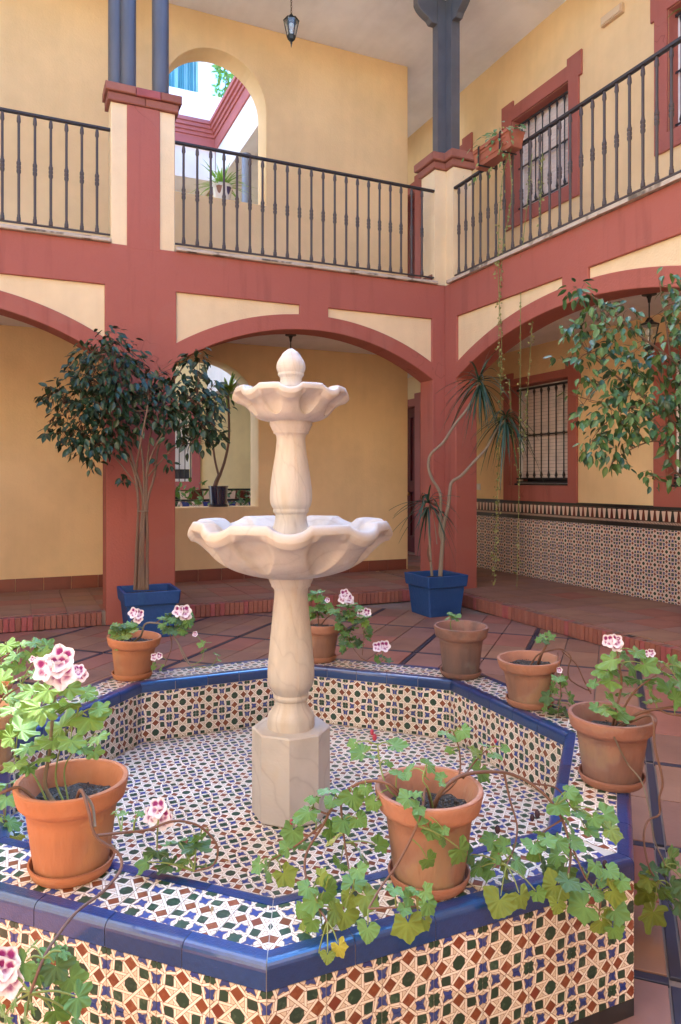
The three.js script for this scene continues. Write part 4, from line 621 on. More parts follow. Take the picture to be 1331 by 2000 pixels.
{ // small plants in the next two pots
  const a = potted('potted_geranium', 'clay pot with a twisted woody stem leaning over its right side', 1035, 3.53, 0.152, 0.682, POT.clay, 0.8, [0, 0, 0.03], 'saucer under the clay pot with the twisted woody stem');
  const p = new Plant(a.t, geraniumLeaf, 0.0018), S = a.soilAt, D = 3.5;
  p.stem([S.clone().add(new THREE.Vector3(0.05, 0, 0)), P(1060, 1275, D), P(1068, 1258, D), P(1072, 1245, D)], 0.008, 0.004, M.twig, 'stem', 0.006); p.stem([S, P(1050, 1280, D), P(1075, 1268, D), P(1098, 1270, D), P(1118, 1282, D), P(1112, 1305, D), P(1112, 1325, D), P(1145, 1345, D), P(1155, 1350, D)], 0.0045, 0.003, M.twig, 'stem', 0.008); p.stem([P(1098, 1272, D), P(1125, 1300, D), P(1140, 1330, D), P(1155, 1355, D)], 0.003, 0.003, M.twig, 'stem', 0.008); p.stem([P(1090, 1275, D), P(1092, 1310, 3.4), P(1095, 1350, 3.34), P(1090, 1390, 3.3)], 0.003, 0.002);
  p.many([[1060, 1244, 26], [1074, 1243, 28], [1066, 1252, 22], [1052, 1250, 18]], ['mid', 'dark'], D, 0.1, 0.02);
  p.many([[1090, 1325, 34], [1082, 1345, 36], [1105, 1345, 38], [1070, 1362, 36], [1095, 1368, 40], [1115, 1365, 36], [1085, 1388, 38], [1105, 1392, 36], [1065, 1380, 30], [1092, 1408, 34], [1120, 1385, 28], [1100, 1330, 30]], ['mid', 'blue', 'dark'], 3.36, 0.4, 0.03);
  p.flower(1092, 1308, 3.4, 8, 1); p.done();
  const b = potted('potted_seedling', 'tall stained clay pot holding one small green sprig', 900, 4.05, 0.153, 0.735, POT.grimy, 0.72, [0.02, 0, 0], 'saucer under the tall stained pot with the small sprig');
  const q = new Plant(b.t, vineLeaf, 0.0015), T = b.soilAt.clone().add(new THREE.Vector3(-0.05, 0, 0.03));
  q.stem([T, P(880, 1222, 3.98), P(882, 1208, 3.98), P(886, 1202, 3.98)], 0.004, 0.002, M.greenStem); q.many([[876, 1207, 24], [890, 1207, 26], [882, 1200, 18], [895, 1203, 18], [878, 1198, 14]], ['blue', 'mid'], 3.98, 0.05, 0.02); q.done();
}
{ // back pots
  const a = potted('potted_geranium', 'purple-eyed flowering geranium in the pot just right of the fountain column', 624, 4.4, 0.14, 0.68, POT.clay, 0.85, [0, 0, -0.03], 'saucer under the pot just right of the fountain column');
  const p = new Plant(a.t, geraniumLeaf, 0.002), S = a.soilAt, D = 4.38;
  p.stem([S, P(620, 1195, D), P(618, 1170, D)], 0.005, 0.003); p.stem([S, P(640, 1205, D), P(660, 1195, 4.3), P(685, 1190, 4.28), P(700, 1200, 4.28)], 0.004, 0.003); p.stem([P(660, 1195, 4.3), P(675, 1230, 4.25), P(690, 1265, 4.22), P(705, 1285, 4.2)], 0.003, 0.002); p.stem([P(700, 1200, 4.28), P(712, 1240, 4.22), P(708, 1280, 4.2)], 0.003, 0.002); p.stem([P(705, 1285, 4.2), P(730, 1296, 4.15), P(748, 1290, 4.15)], 0.0025, 0.002);
  p.cluster(618, 1182, 26, 28, D, 26, 26, ['mid', 'blue', 'mid']); p.cluster(682, 1205, 36, 26, 4.28, 30, 27, ['mid', 'blue', 'bright', 'dark']); p.cluster(685, 1255, 22, 22, 4.24, 14, 24, ['mid', 'blue', 'dark'], 0.4); p.cluster(715, 1230, 12, 16, 4.25, 7, 22, ['blue', 'mid']); p.many([[738, 1288, 24], [758, 1290, 22], [746, 1282, 18]], ['mid', 'dark'], 4.15, 0.2, 0.02);
  p.flower(677, 1168, 4.25, 18, 4); p.flower(713, 1198, 4.25, 14, 2); p.flower(747, 1264, 4.15, 17, 2); p.flower(640, 1172, 4.3, 6, 1); p.done();
  const b = potted('potted_geranium', 'leaning orange clay pot of geranium by the blue planter of the left tree', 259, 4.02, 0.148, 0.682, POT.orange, 0.82, [0.03, 0, -0.045], 'old saucer under the leaning orange pot at the back left of the basin');
  const q = new Plant(b.t, geraniumLeaf, 0.002), T = b.soilAt, E = 4.0;
  q.stem([T, P(250, 1232, E), P(255, 1215, E), P(264, 1205, E)], 0.004, 0.003); q.stem([T, P(275, 1238, E), P(285, 1220, E), P(305, 1216, E), P(330, 1228, 3.96), P(350, 1262, 3.92), P(372, 1300, 3.9)], 0.006, 0.003, M.paleBark, 'stem', 0.008); q.stem([P(330, 1228, 3.96), P(335, 1260, 3.94), P(322, 1300, 3.92)], 0.003, 0.002); q.stem([P(350, 1262, 3.92), P(362, 1290, 3.9), P(378, 1305, 3.9)], 0.003, 0.002, M.paleBark); q.stem([P(305, 1216, E), P(325, 1205, E), P(345, 1205, E)], 0.003, 0.002); q.stem([P(372, 1300, 3.9), P(395, 1290, 3.9), P(398, 1262, 3.9)], 0.002, 0.0015, M.greenStem); q.stem([P(378, 1303, 3.9), P(415, 1300, 3.9), P(425, 1282, 3.9)], 0.002, 0.0015, M.greenStem);
  q.cluster(240, 1230, 28, 16, 3.97, 26, 25, ['mid', 'dark', 'olive', 'blue']); q.cluster(345, 1215, 32, 24, 3.97, 30, 25, ['mid', 'dark', 'blue']); q.many([[395, 1258, 22], [405, 1255, 18], [398, 1270, 18], [424, 1278, 18], [428, 1290, 14], [229, 1268, 12], [230, 1258, 12]], ['mid', 'bright'], 3.9, 0.2, 0.02); q.many([[300, 1302, 24], [315, 1305, 20]], ['mid'], 3.92, 0.3, 0.02);
  q.flower(269, 1200, 3.95, 17, 3); q.flower(358, 1195, 3.93, 19, 3); q.flower(309, 1282, 3.92, 12, 2); q.flower(382, 1238, 3.93, 7, 1); q.done();
}

// ---------- blue planters with trees ----------
M.planter = std({ color: lin(0.014, 0.075, 0.26), map: tex(512, 512, (u, v) => { const a = fbm(u, v, 6, 6, 5, 200), s = sstep(0.6, 0.85, fbm(u, v, 8, 5, 4, 203)); const k = 0.8 + 0.35 * a; return [k * (1 + 2.2 * s), k * (1 + 0.8 * s), k * (1 + 0.1 * s)].map(x => x * 0.85); }, true), bumpMap: grainBump, bumpScale: 0.004, roughness: 0.6 });
function squareRings(prof) { // hollow square vessel with chamfered corners from [half width, y]
  const pos = [], uv = [], ring = ([h, y]) => { const c = Math.min(0.014, h * 0.3), q = [[h, -h + c], [h, h - c], [h - c, h], [-h + c, h], [-h, h - c], [-h, -h + c], [-h + c, -h], [h - c, -h]]; return q.map(([x, z]) => [x, y, z]); };
  for (let i = 0; i < prof.length - 1; i++) { const A = ring(prof[i]), B = ring(prof[i + 1]); for (let k = 0; k < 8; k++) { const a = A[k], b = A[(k + 1) % 8], c = B[k], d = B[(k + 1) % 8]; for (const p of [a, c, b, b, c, d]) { pos.push(...p); uv.push((p[0] + p[2]) * 1.5, p[1] * 1.5); } } }
  const g = new THREE.BufferGeometry(); g.setAttribute('position', new THREE.Float32BufferAttribute(pos, 3)); g.setAttribute('uv', new THREE.Float32BufferAttribute(uv, 2)); g.computeVertexNormals(); return metric(g);
}
const planterGeo = squareRings([[0.001, 0.002], [0.205, 0.0], [0.208, 0.01], [0.238, 0.315], [0.236, 0.325], [0.256, 0.33], [0.261, 0.34], [0.272, 0.452], [0.27, 0.46], [0.248, 0.46], [0.244, 0.45], [0.232, 0.3], [0.2, 0.06], [0.001, 0.06]]);
function planter(name, label, x, n) { const t = thing(name, label, 'potted tree', null, V(x, 0.001, n)); part('planter', planterGeo, M.planter, t); const s = soilGeo(0.22).scale(1.0, 1, 1.0); part('soil', s, M.soil, t).position.y = 0.4; part('soil_bed', box(-0.238, 0.238, 0.36, 0.392, -0.238, 0.238), M.soil, t); return t; }
// crown: leaves in clumps given as [x, y, radius] in the photograph at distance d; the nearest 300 single, the others joined
function crown(t, p, clumps, d, size, per, tones, geos, hang, depth) {
  const list = []; for (const [x, y, r, dd] of clumps) { const D = dd || d, n = Math.round(per * r * r / 1000); for (let i = 0; i < n; i++) { const a = rnd() * 7, q = Math.pow(rnd(), 0.5) * (rnd() < 0.14 ? 1.35 : 0.95), e = rr(-1, 1); const w = P(x + r * q * Math.cos(a) * 1.08, y + r * q * Math.sin(a), D + e * depth * r * D / FPX); list.push([p.local(w), p.local(P(x, y, D))]); } }
  const order = list.map((l, i) => [l, camera.position.distanceTo(l[0].clone().add(t.position))]).sort((a, b) => a[1] - b[1]);
  const bulk = tones.map(() => []), M4 = new THREE.Matrix4(), Q = new THREE.Quaternion(), keep = (i) => i < 300;
  order.forEach(([[w, c]], i) => {
    const out = w.clone().sub(c); out.y *= 0.5; out.normalize().add(rv(0.55)).addScaledVector(UPV, -0.35 - hang); const n = UPV.clone().addScaledVector(TOCAM, 0.35).add(rv(0.6)); Q.setFromRotationMatrix(basis(out, n));
    const s = size * rr(0.7, 1.15), k = Math.floor(rnd() * tones.length), g = geos[Math.floor(rnd() * geos.length)];
    if (keep(i)) { const m = new THREE.Mesh(g, TONE[tones[k]]); m.name = 'leaf'; m.position.copy(w); m.quaternion.copy(Q); m.scale.setScalar(s); t.add(m); }
    else bulk[k].push(g.clone().applyMatrix4(M4.compose(w, Q, new THREE.Vector3(s, s, s))));
  });
  bulk.forEach((l, k) => { if (l.length) part('foliage', merge(l), TONE[tones[k]], t).userData.kind = 'stuff'; });
  return list;
}
function twigs(t, p, list, r) { // thin shoots from the stems out to the leaves
  const l = []; for (const [w] of list) { if (rnd() > 0.16) continue; let q = null, b = 1e9; for (const k of p.nodes) { const d = k.distanceToSquared(w); if (d < b) { b = d; q = k; } } if (q && b > 0.002 && b < 0.5) l.push(tube([q, q.clone().lerp(w, 0.5).addScaledVector(UPV, 0.04 * Math.sqrt(b)).add(rv(0.03)), w], r, r * 0.4, 4, 5)); }
  if (l.length) part('twig', merge(l), M.twig, t).userData.kind = 'stuff';
}
{
  const t = planter('potted_tree', 'dark-leaved camellia tree with many stems in a square blue planter before the left pillar', 1.22, 7.4);
  const p = new Plant(t, pointLeaf), D = 7.15, b = (x, dd = D) => P(x, 1152, dd);
  const st = [[[264, 1152], [268, 1060], [272, 980], [262, 920], [238, 860], [212, 800], [196, 750]], [[270, 1152], [274, 1050], [280, 980], [262, 900], [240, 820], [222, 740]], [[276, 1152], [278, 1060], [282, 960], [276, 880], [262, 800], [250, 720]], [[282, 1152], [280, 1050], [284, 970], [290, 900], [300, 820], [318, 770]], [[288, 1152], [286, 1050], [284, 980], [292, 900], [316, 850], [348, 812], [385, 790]], [[272, 1152], [276, 1040], [278, 970], [268, 930], [276, 870], [290, 790], [290, 740]], [[285, 1152], [290, 1060], [288, 980], [300, 930], [310, 870], [330, 840], [370, 830], [410, 820]], [[262, 940], [230, 900], [195, 860], [160, 820], [130, 790]], [[290, 930], [310, 905], [335, 880], [372, 860]], [[268, 960], [262, 945], [248, 940], [238, 942]]];
  st.forEach((s, i) => p.stem(s.map(([x, y], k) => P(x, y, D + (k > 3 ? rr(-0.25, 0.25) : rr(-0.03, 0.03)))), i < 7 ? 0.017 : 0.008, i < 7 ? 0.006 : 0.004, M.bark, 'stem', 0.01));
  part('tie', new THREE.TorusGeometry(0.05, 0.005, 6, 20).rotateX(Math.PI / 2).translate(...p.local(P(280, 998, D)).toArray()), M.paleBark, t);
  const cl = [[205, 690, 46], [240, 700, 40], [180, 720, 48], [230, 740, 55], [175, 770, 45], [140, 755, 36], [100, 775, 26], [150, 800, 48], [215, 790, 52], [120, 840, 30], [150, 850, 40], [190, 850, 44], [165, 880, 26], [180, 905, 16], [225, 880, 20], [265, 745, 40], [260, 790, 42], [300, 735, 22], [300, 790, 36], [335, 750, 30], [330, 800, 36], [375, 720, 32], [372, 760, 40], [400, 770, 38], [360, 810, 38], [395, 810, 38], [385, 848, 34], [345, 850, 24], [412, 838, 24], [395, 862, 20], [425, 790, 20], [430, 850, 10], [432, 865, 9], [215, 660, 22], [160, 690, 20], [290, 830, 22], [262, 840, 16], [245, 935, 10], [232, 935, 7], [312, 895, 12], [330, 905, 10], [80, 775, 10], [88, 840, 10], [385, 700, 22], [215, 835, 34]];
  twigs(t, p, crown(t, p, cl, D, 0.096, 47, ['camellia', 'camellia', 'camellia2'], pointLeaf, 0.35, 0.9), 0.0035); p.done();
}
{ // dracaena
  const t = planter('potted_dracaena', 'leggy dracaena with three bent stems in a blue planter at the corner pillar', 4.44, 7.18);
  const p = new Plant(t, pointLeaf), D = 8.15, z = (x, y, dd = D) => P(770 + x / 3.571, 660 + y / 3.571, dd);
  p.stem([z(265, 1660), z(255, 1560), z(248, 1420), z(240, 1280), z(237, 1170)], 0.016, 0.011, M.paleBark); p.stem([z(322, 1660), z(335, 1450), z(350, 1300), z(375, 1190), z(386, 1080), z(402, 1005), z(465, 962), z(560, 862), z(650, 760), z(720, 640), z(775, 575)], 0.026, 0.013, M.paleBark); p.stem([z(338, 1420), z(320, 1360), z(325, 1220), z(320, 1080), z(262, 980), z(240, 900), z(252, 815), z(335, 735), z(425, 605), z(510, 490), z(570, 390), z(592, 310)], 0.02, 0.013, M.paleBark);
  p.stem([z(255, 1560), z(240, 1500), z(248, 1440)], 0.02, 0.012, M.twig); p.stem([z(300, 1440), z(285, 1300), z(262, 1190)], 0.006, 0.004, M.paleBark);
  const tuft = (c, n, len, tone, up, droop, wide = 0.022) => { for (let i = 0; i < n; i++) { const a = i * 2.399 + rr(-0.2, 0.2), el = lerp(up[0], up[1], rnd()), L = len * rr(0.75, 1.1), dir = new THREE.Vector3(Math.cos(a) * Math.cos(el), Math.sin(el), Math.sin(a) * Math.cos(el)), side = new THREE.Vector3().crossVectors(dir, UPV).normalize(), k = droop * rr(0.5, 1.9); const g = grid(2, 9, (u, v) => { const w = wide * Math.pow(Math.sin(Math.PI * (0.12 + 0.88 * Math.pow(v, 0.7))), 0.7) * (u - 0.5), q = dir.clone().multiplyScalar(L * v).addScaledVector(UPV, -k * L * v * v).addScaledVector(side, w); return [q.x, q.y + Math.abs(u - 0.5) * 0.01, q.z, 1 - 0.2 * (1 - v), 1, 1]; }); const m = part('leaf', g, TONE[tone], t); m.position.copy(p.local(c)); } };
  tuft(z(592, 300), 34, 0.54, 'strap', [-0.5, 1.4], 0.5); tuft(z(600, 330), 26, 0.42, 'strap', [-1.2, 0.2], 0.6); tuft(z(780, 560), 28, 0.46, 'strap', [-0.6, 1.0], 0.8); tuft(z(785, 590), 22, 0.36, 'strap', [-1.3, 0.0], 0.5); tuft(z(237, 1150), 26, 0.42, 'strap', [-0.3, 1.3], 0.7, 0.022); tuft(z(237, 1180), 14, 0.4, 'strap', [-0.9, 0.2], 0.7, 0.022);
  p.done();
}
{ // weeping fig, its pot outside the frame to the right
  const t = thing('potted_tree', 'weeping fig with glossy drooping leaves reaching in from the right edge', 'potted tree', null, V(4.0, 0.001, 3.0));
  part('planter', lathe([[0.001, 0.0], [0.2, 0], [0.21, 0.02], [0.275, 0.42], [0.3, 0.43], [0.305, 0.5], [0.28, 0.505], [0.265, 0.44], [0.001, 0.43]], 40), POT.clay, t); part('soil', soilGeo(0.262), M.soil, t).position.y = 0.45;
  const p = new Plant(t, pointLeaf), D = 4.45;
  const B = V(4.0, 0.44, 3.0);
  p.stem([B, V(4.03, 1.0, 3.0), V(3.98, 1.5, 3.03), V(4.0, 2.0, 3.0), V(3.97, 2.5, 3.05)], 0.034, 0.02, M.bark); p.stem([B.clone().add(new THREE.Vector3(0.03, 0, 0.02)), V(3.98, 1.0, 3.04), V(4.04, 1.4, 3.0), V(3.9, 1.8, 3.1)], 0.026, 0.018, M.bark);
  p.stem([V(3.98, 1.5, 3.03), P(1400, 940, D), P(1330, 840, D), P(1280, 790, D), P(1250, 770, D), P(1200, 730, D), P(1150, 690, D)], 0.014, 0.004, M.bark); p.stem([V(4.0, 1.9, 3.0), P(1400, 780, D), P(1310, 700, D), P(1230, 640, D), P(1160, 580, D), P(1120, 560, D)], 0.012, 0.003, M.bark); p.stem([V(4.03, 1.2, 3.0), P(1380, 960, D), P(1320, 920, D), P(1290, 862, D), P(1225, 882, D), P(1195, 905, D)], 0.009, 0.003, M.bark); p.stem([P(1280, 790, D), P(1220, 800, D), P(1170, 840, D), P(1150, 870, D)], 0.006, 0.002, M.bark); p.stem([P(1310, 700, D), P(1300, 620, D), P(1290, 560, D)], 0.007, 0.003, M.bark); p.stem([P(1200, 730, D), P(1160, 760, D), P(1140, 790, D)], 0.004, 0.002, M.bark);
  p.stem([P(1320, 920, D), P(1300, 930, D), P(1275, 930, D)], 0.004, 0.002, M.bark);
  const cl = [[1125, 570, 26], [1155, 585, 26], [1100, 640, 14], [1120, 650, 22], [1150, 630, 30], [1180, 600, 22], [1130, 700, 26], [1170, 680, 36], [1200, 640, 32], [1230, 625, 26], [1310, 566, 16], [1310, 540, 18], [1312, 596, 20], [1222, 600, 16], [1252, 690, 22], [1318, 645, 26], [1215, 710, 40], [1265, 720, 42], [1315, 700, 36], [1150, 740, 24], [1190, 760, 34], [1235, 780, 40], [1285, 770, 40], [1325, 770, 36], [1145, 815, 24], [1165, 800, 22], [1205, 820, 36], [1250, 830, 30], [1300, 820, 36], [1160, 860, 26], [1195, 865, 32], [1230, 850, 22], [1210, 905, 18], [1195, 890, 18], [1270, 932, 18], [1262, 930, 12], [1320, 880, 24], [1320, 930, 20], [1330, 850, 30], [1165, 895, 12], [1090, 700, 12], [1115, 770, 10], [1350, 580, 34], [1375, 680, 60], [1390, 780, 60], [1360, 620, 50], [1400, 880, 40], [1145, 880, 14]];
  twigs(t, p, crown(t, p, cl, D, 0.07, 32, ['ficus', 'ficus3', 'ficus2', 'ficus2'], pointLeaf, 0.4, 1.5), 0.0025); p.done();
}

// ---------- window boxes and hanging vine on the right railing ----------
M.boxClay = std({ color: lin(0.42, 0.135, 0.075), map: cloud, bumpMap: grainBump, bumpScale: 0.002, roughness: 0.8 });
function windowBox(label, x, y, n0, n1) {
  const t = thing('window_box', label, 'window box', null, V(x, y, (n0 + n1) / 2)), L = (n1 - n0) / 2, prof = [[-0.075, 0], [0.075, 0], [0.1, 0.16], [0.115, 0.165], [0.12, 0.2], [0.1, 0.2], [0.065, 0.02], [-0.065, 0.02], [-0.1, 0.2], [-0.12, 0.2], [-0.115, 0.165], [-0.1, 0.16]];
  part('clay_box', metric(ext(shapeOf(prof), 2 * L, 0.004).translate(0, 0, -L)), M.boxClay, t);
  for (const s of [-1, 1]) part('end_wall', metric(ext(shapeOf([[-0.066, 0.018], [0.066, 0.018], [0.101, 0.198], [-0.101, 0.198]]), 0.018, 0.003).translate(0, 0, s > 0 ? L - 0.02 : -L + 0.002)), M.boxClay, t);
  part('soil', box(-0.094, 0.094, 0.13, 0.165, -L + 0.022, L - 0.022), M.soil, t);
  part('panel_moulding', merge([[0.05, 0.062, -L + 0.07, L - 0.07], [0.128, 0.14, -L + 0.07, L - 0.07]].map(([a, b, c, d]) => { const f = y => -0.075 - 0.025 * y / 0.16; return box(f((a + b) / 2) - 0.007, f((a + b) / 2) + 0.004, a, b, c, d); })), M.boxClay, t);
  for (const k of [-0.6, 0.6]) part('hanger', merge([box(-0.125, 0.2, 0.2, 0.208, k * L - 0.012, k * L + 0.012), box(-0.13, -0.122, -0.012, 0.208, k * L - 0.012, k * L + 0.012), box(-0.13, 0.1, -0.012, -0.004, k * L - 0.012, k * L + 0.012)]), M.iron, t);
  return t;
}
{
  const t = windowBox('clay window box on the right wing railing with vines trailing to the floor', 5.02, 5.19, 6.45, 7.12), p = new Plant(t, pointLeaf, 0.0015);
  const hangs = [[[975, 300, 7.9], [985, 255, 8.2], [965, 270, 8.35], [950, 300, 8.4], [960, 330, 8.45]], [[1000, 290, 7.95], [985, 330, 8.2], [976, 420, 8.3], [974, 560, 8.3], [980, 660, 8.3], [977, 800, 8.3], [972, 960, 8.3], [966, 1138, 8.3]], [[995, 300, 8], [1000, 380, 8.1], [985, 470, 8.25], [975, 620, 8.28], [978, 760, 8.28]], [[1040, 300, 7.75], [1030, 400, 7.9], [1020, 500, 8.0], [1017, 640, 8.0], [1016, 800, 8.0], [1014, 960, 8.0], [1010, 1150, 8.0]], [[1060, 300, 7.65], [1055, 420, 7.8], [1046, 540, 7.85], [1038, 660, 7.9], [1030, 780, 7.95], [1022, 880, 8.0]], [[995, 740, 8.3], [1000, 830, 8.15], [1012, 930, 8.02]]];
  const small = [], specs = [[0, 26, 0.042], [1, 260, 0.034], [2, 80, 0.034], [3, 90, 0.028], [4, 120, 0.031], [5, 24, 0.03]];
  hangs.forEach((h, i) => { const pts = h.map(q => p.local(P(...q))); part('vine', tube(pts, 0.004, 0.0022, 5, 40), TONE.small.clone(), t).material = M.greenStem; const c = new THREE.CatmullRomCurve3(pts, false, 'centripetal'); const [, n, s] = specs[i]; for (let k = 0; k < n; k++) { const q = c.getPointAt(Math.pow(rnd(), i === 1 ? 0.8 : 1)), r = s * rr(0.6, 1.2); small.push(pointLeaf[k % 3].clone().applyMatrix4(new THREE.Matrix4().compose(q.add(rv(i === 1 ? 0.03 : 0.018)), new THREE.Quaternion().setFromRotationMatrix(basis(rv(1).addScaledVector(UPV, -0.5), TOCAM.clone().add(rv(0.8)))), new THREE.Vector3(r, r, r * 1.4)))); } });
  part('vine_leaves', merge(small), TONE.small, t).userData.kind = 'stuff';
  p.nodes.push(p.local(V(5.02, 5.35, 6.8))); const big = [];
  for (let i = 0; i < 60; i++) p.leaf(V(5.02 + rr(-0.16, 0.12), 5.38 + rr(-0.04, 0.13), rr(6.4, 7.15)), rr(0.06, 0.13), ['blue', 'mid', 'small'][i % 3], 0.3);
  for (let i = 0; i < 26; i++) p.leaf(V(4.88 + rr(-0.06, 0.05), 5.2 + rr(-0.2, 0.15), rr(6.4, 7.3)), rr(0.04, 0.08), ['blue', 'small'][i % 2], 0.5);
  p.done();
  const u = windowBox('second clay window box further along the right railing with spider plant', 5.02, 5.19, 3.55, 4.2), g = new Plant(u, pointLeaf);
  for (let i = 0; i < 46; i++) { const a = rnd() * 6.3, L = rr(0.22, 0.42), k = rr(0.5, 1.1), n = rr(3.6, 4.2); const dir = new THREE.Vector3(Math.cos(a), 1.0, Math.sin(a)).normalize(), side = new THREE.Vector3().crossVectors(dir, UPV).normalize(); const m = part('leaf', grid(2, 8, (s, v) => { const w = 0.02 * Math.pow(1 - v, 0.5) * (s - 0.5), q = dir.clone().multiplyScalar(L * v).addScaledVector(UPV, -k * L * v * v).addScaledVector(side, w), c = s === 0.5 ? 1.6 : 0.9; return [q.x, q.y, q.z, c, c, c * 0.9]; }), TONE.mid, u); m.position.copy(g.local(V(5.02, 5.36, n))); }
}

// ---------- lanterns, emergency light, switch ----------
M.lampGlass = phys({ color: lin(0.85, 0.88, 0.85), roughness: 0.12, transmission: 0.85, thickness: 0 }); M.bulb = std({ color: lin(0.8, 0.78, 0.72), roughness: 0.4 });
M.lampIron = std({ color: lin(0.02, 0.028, 0.03), roughness: 0.45, metalness: 0.3 });
function lantern(label, x, y, n, drop, rod, turn = 0) { // y: ceiling
  const t = thing('hanging_lantern', label, 'lantern', 'none', V(x, y, n)); delete t.userData.group; t.rotation.y = turn;
  const y0 = -drop, f = (pts, s = 6) => lathe(pts, s).toNonIndexed(); const flat = g => { g.computeVertexNormals(); return g; };
  part('ceiling_rose', lathe([[0.0005, 0], [0.075, 0], [0.072, -0.012], [0.03, -0.022], [0.018, -0.05], [0.012, -0.09], [0.0005, -0.09]].reverse(), 20), M.lampIron, t);
  if (rod) part('rod', new THREE.CylinderGeometry(0.008, 0.008, drop - 0.08, 8).translate(0, -(drop) / 2 - 0.03, 0), M.lampIron, t);
  else for (let k = 0, yy = -0.09; yy > y0 + 0.02; yy -= 0.034, k++) { const l = part('chain_link', new THREE.TorusGeometry(0.014, 0.0035, 6, 12).scale(0.75, 1.35, 1), M.lampIron, t); l.position.y = yy - 0.014; l.rotation.y = k % 2 * Math.PI / 2; }
  part('cap', flat(f([[0.0005, y0 + 0.02], [0.02, y0 + 0.015], [0.045, y0 - 0.02], [0.05, y0 - 0.03], [0.105, y0 - 0.055], [0.108, y0 - 0.066], [0.0005, y0 - 0.066]].reverse())), M.lampIron, t);
  part('glass', flat(f([[0.052, y0 - 0.27], [0.094, y0 - 0.066]])), M.lampGlass, t);
  for (let k = 0; k < 6; k++) { const a = k * Math.PI / 3; part('frame_bar', tube([new THREE.Vector3(0.098 * Math.sin(a), y0 - 0.066, 0.098 * Math.cos(a)), new THREE.Vector3(0.076 * Math.sin(a), y0 - 0.17, 0.076 * Math.cos(a)), new THREE.Vector3(0.055 * Math.sin(a), y0 - 0.27, 0.055 * Math.cos(a))], 0.0055, 0.0055, 5, 3), M.lampIron, t); }
  part('cup', flat(f([[0.0005, y0 - 0.345], [0.012, y0 - 0.34], [0.045, y0 - 0.315], [0.06, y0 - 0.275], [0.058, y0 - 0.262], [0.0005, y0 - 0.262]])), M.lampIron, t);
  part('finial', lathe([[0.0005, y0 - 0.42], [0.006, y0 - 0.4], [0.009, y0 - 0.37], [0.016, y0 - 0.355], [0.012, y0 - 0.34], [0.0005, y0 - 0.335]], 10), M.lampIron, t);
  part('bulb', new THREE.SphereGeometry(0.036, 16, 12).translate(0, y0 - 0.13, 0), M.bulb, t); part('socket', new THREE.CylinderGeometry(0.014, 0.018, 0.08, 10).translate(0, y0 - 0.22, 0), M.bulb, t);
  return t;
}
lantern('black lantern hanging on a chain from the upper gallery ceiling', 3.3, 7.968, 8.9, 0.36, false, 0.2);
lantern('black lantern in the lower back gallery, hidden behind the fountain finial', 3.31, 3.448, 8.95, 0.3, true, 0.1);
lantern('black lantern hanging in the right gallery behind the fig leaves', 5.93, 3.448, 5.47, 0.26, true, 0.3);
{
  const t = thing('emergency_light', 'small beige emergency light box high on the right wing wall', 'light fitting', null, V(X1, 7.27, 6.77));
  part('housing', metric(new THREE.BoxGeometry(0.05, 0.115, 0.34).translate(-0.026, 0, 0)), std({ color: lin(0.6, 0.42, 0.25), roughness: 0.6 }), t); part('lens', metric(new THREE.BoxGeometry(0.012, 0.085, 0.3).translate(-0.058, 0, 0)), std({ color: lin(0.68, 0.5, 0.32), roughness: 0.35 }), t);
  const s = thing('light_switch', 'white light switch on the right wing wall above the dado', 'switch', null, V(X1, 1.43, 9.62));
  part('plate', metric(new THREE.BoxGeometry(0.012, 0.1, 0.1).translate(-0.007, 0, 0)), std({ color: lin(0.7, 0.68, 0.64), roughness: 0.4 }), s); part('rocker', metric(new THREE.BoxGeometry(0.008, 0.06, 0.06).translate(-0.017, 0, 0)), std({ color: lin(0.75, 0.73, 0.7), roughness: 0.35 }), s);
}

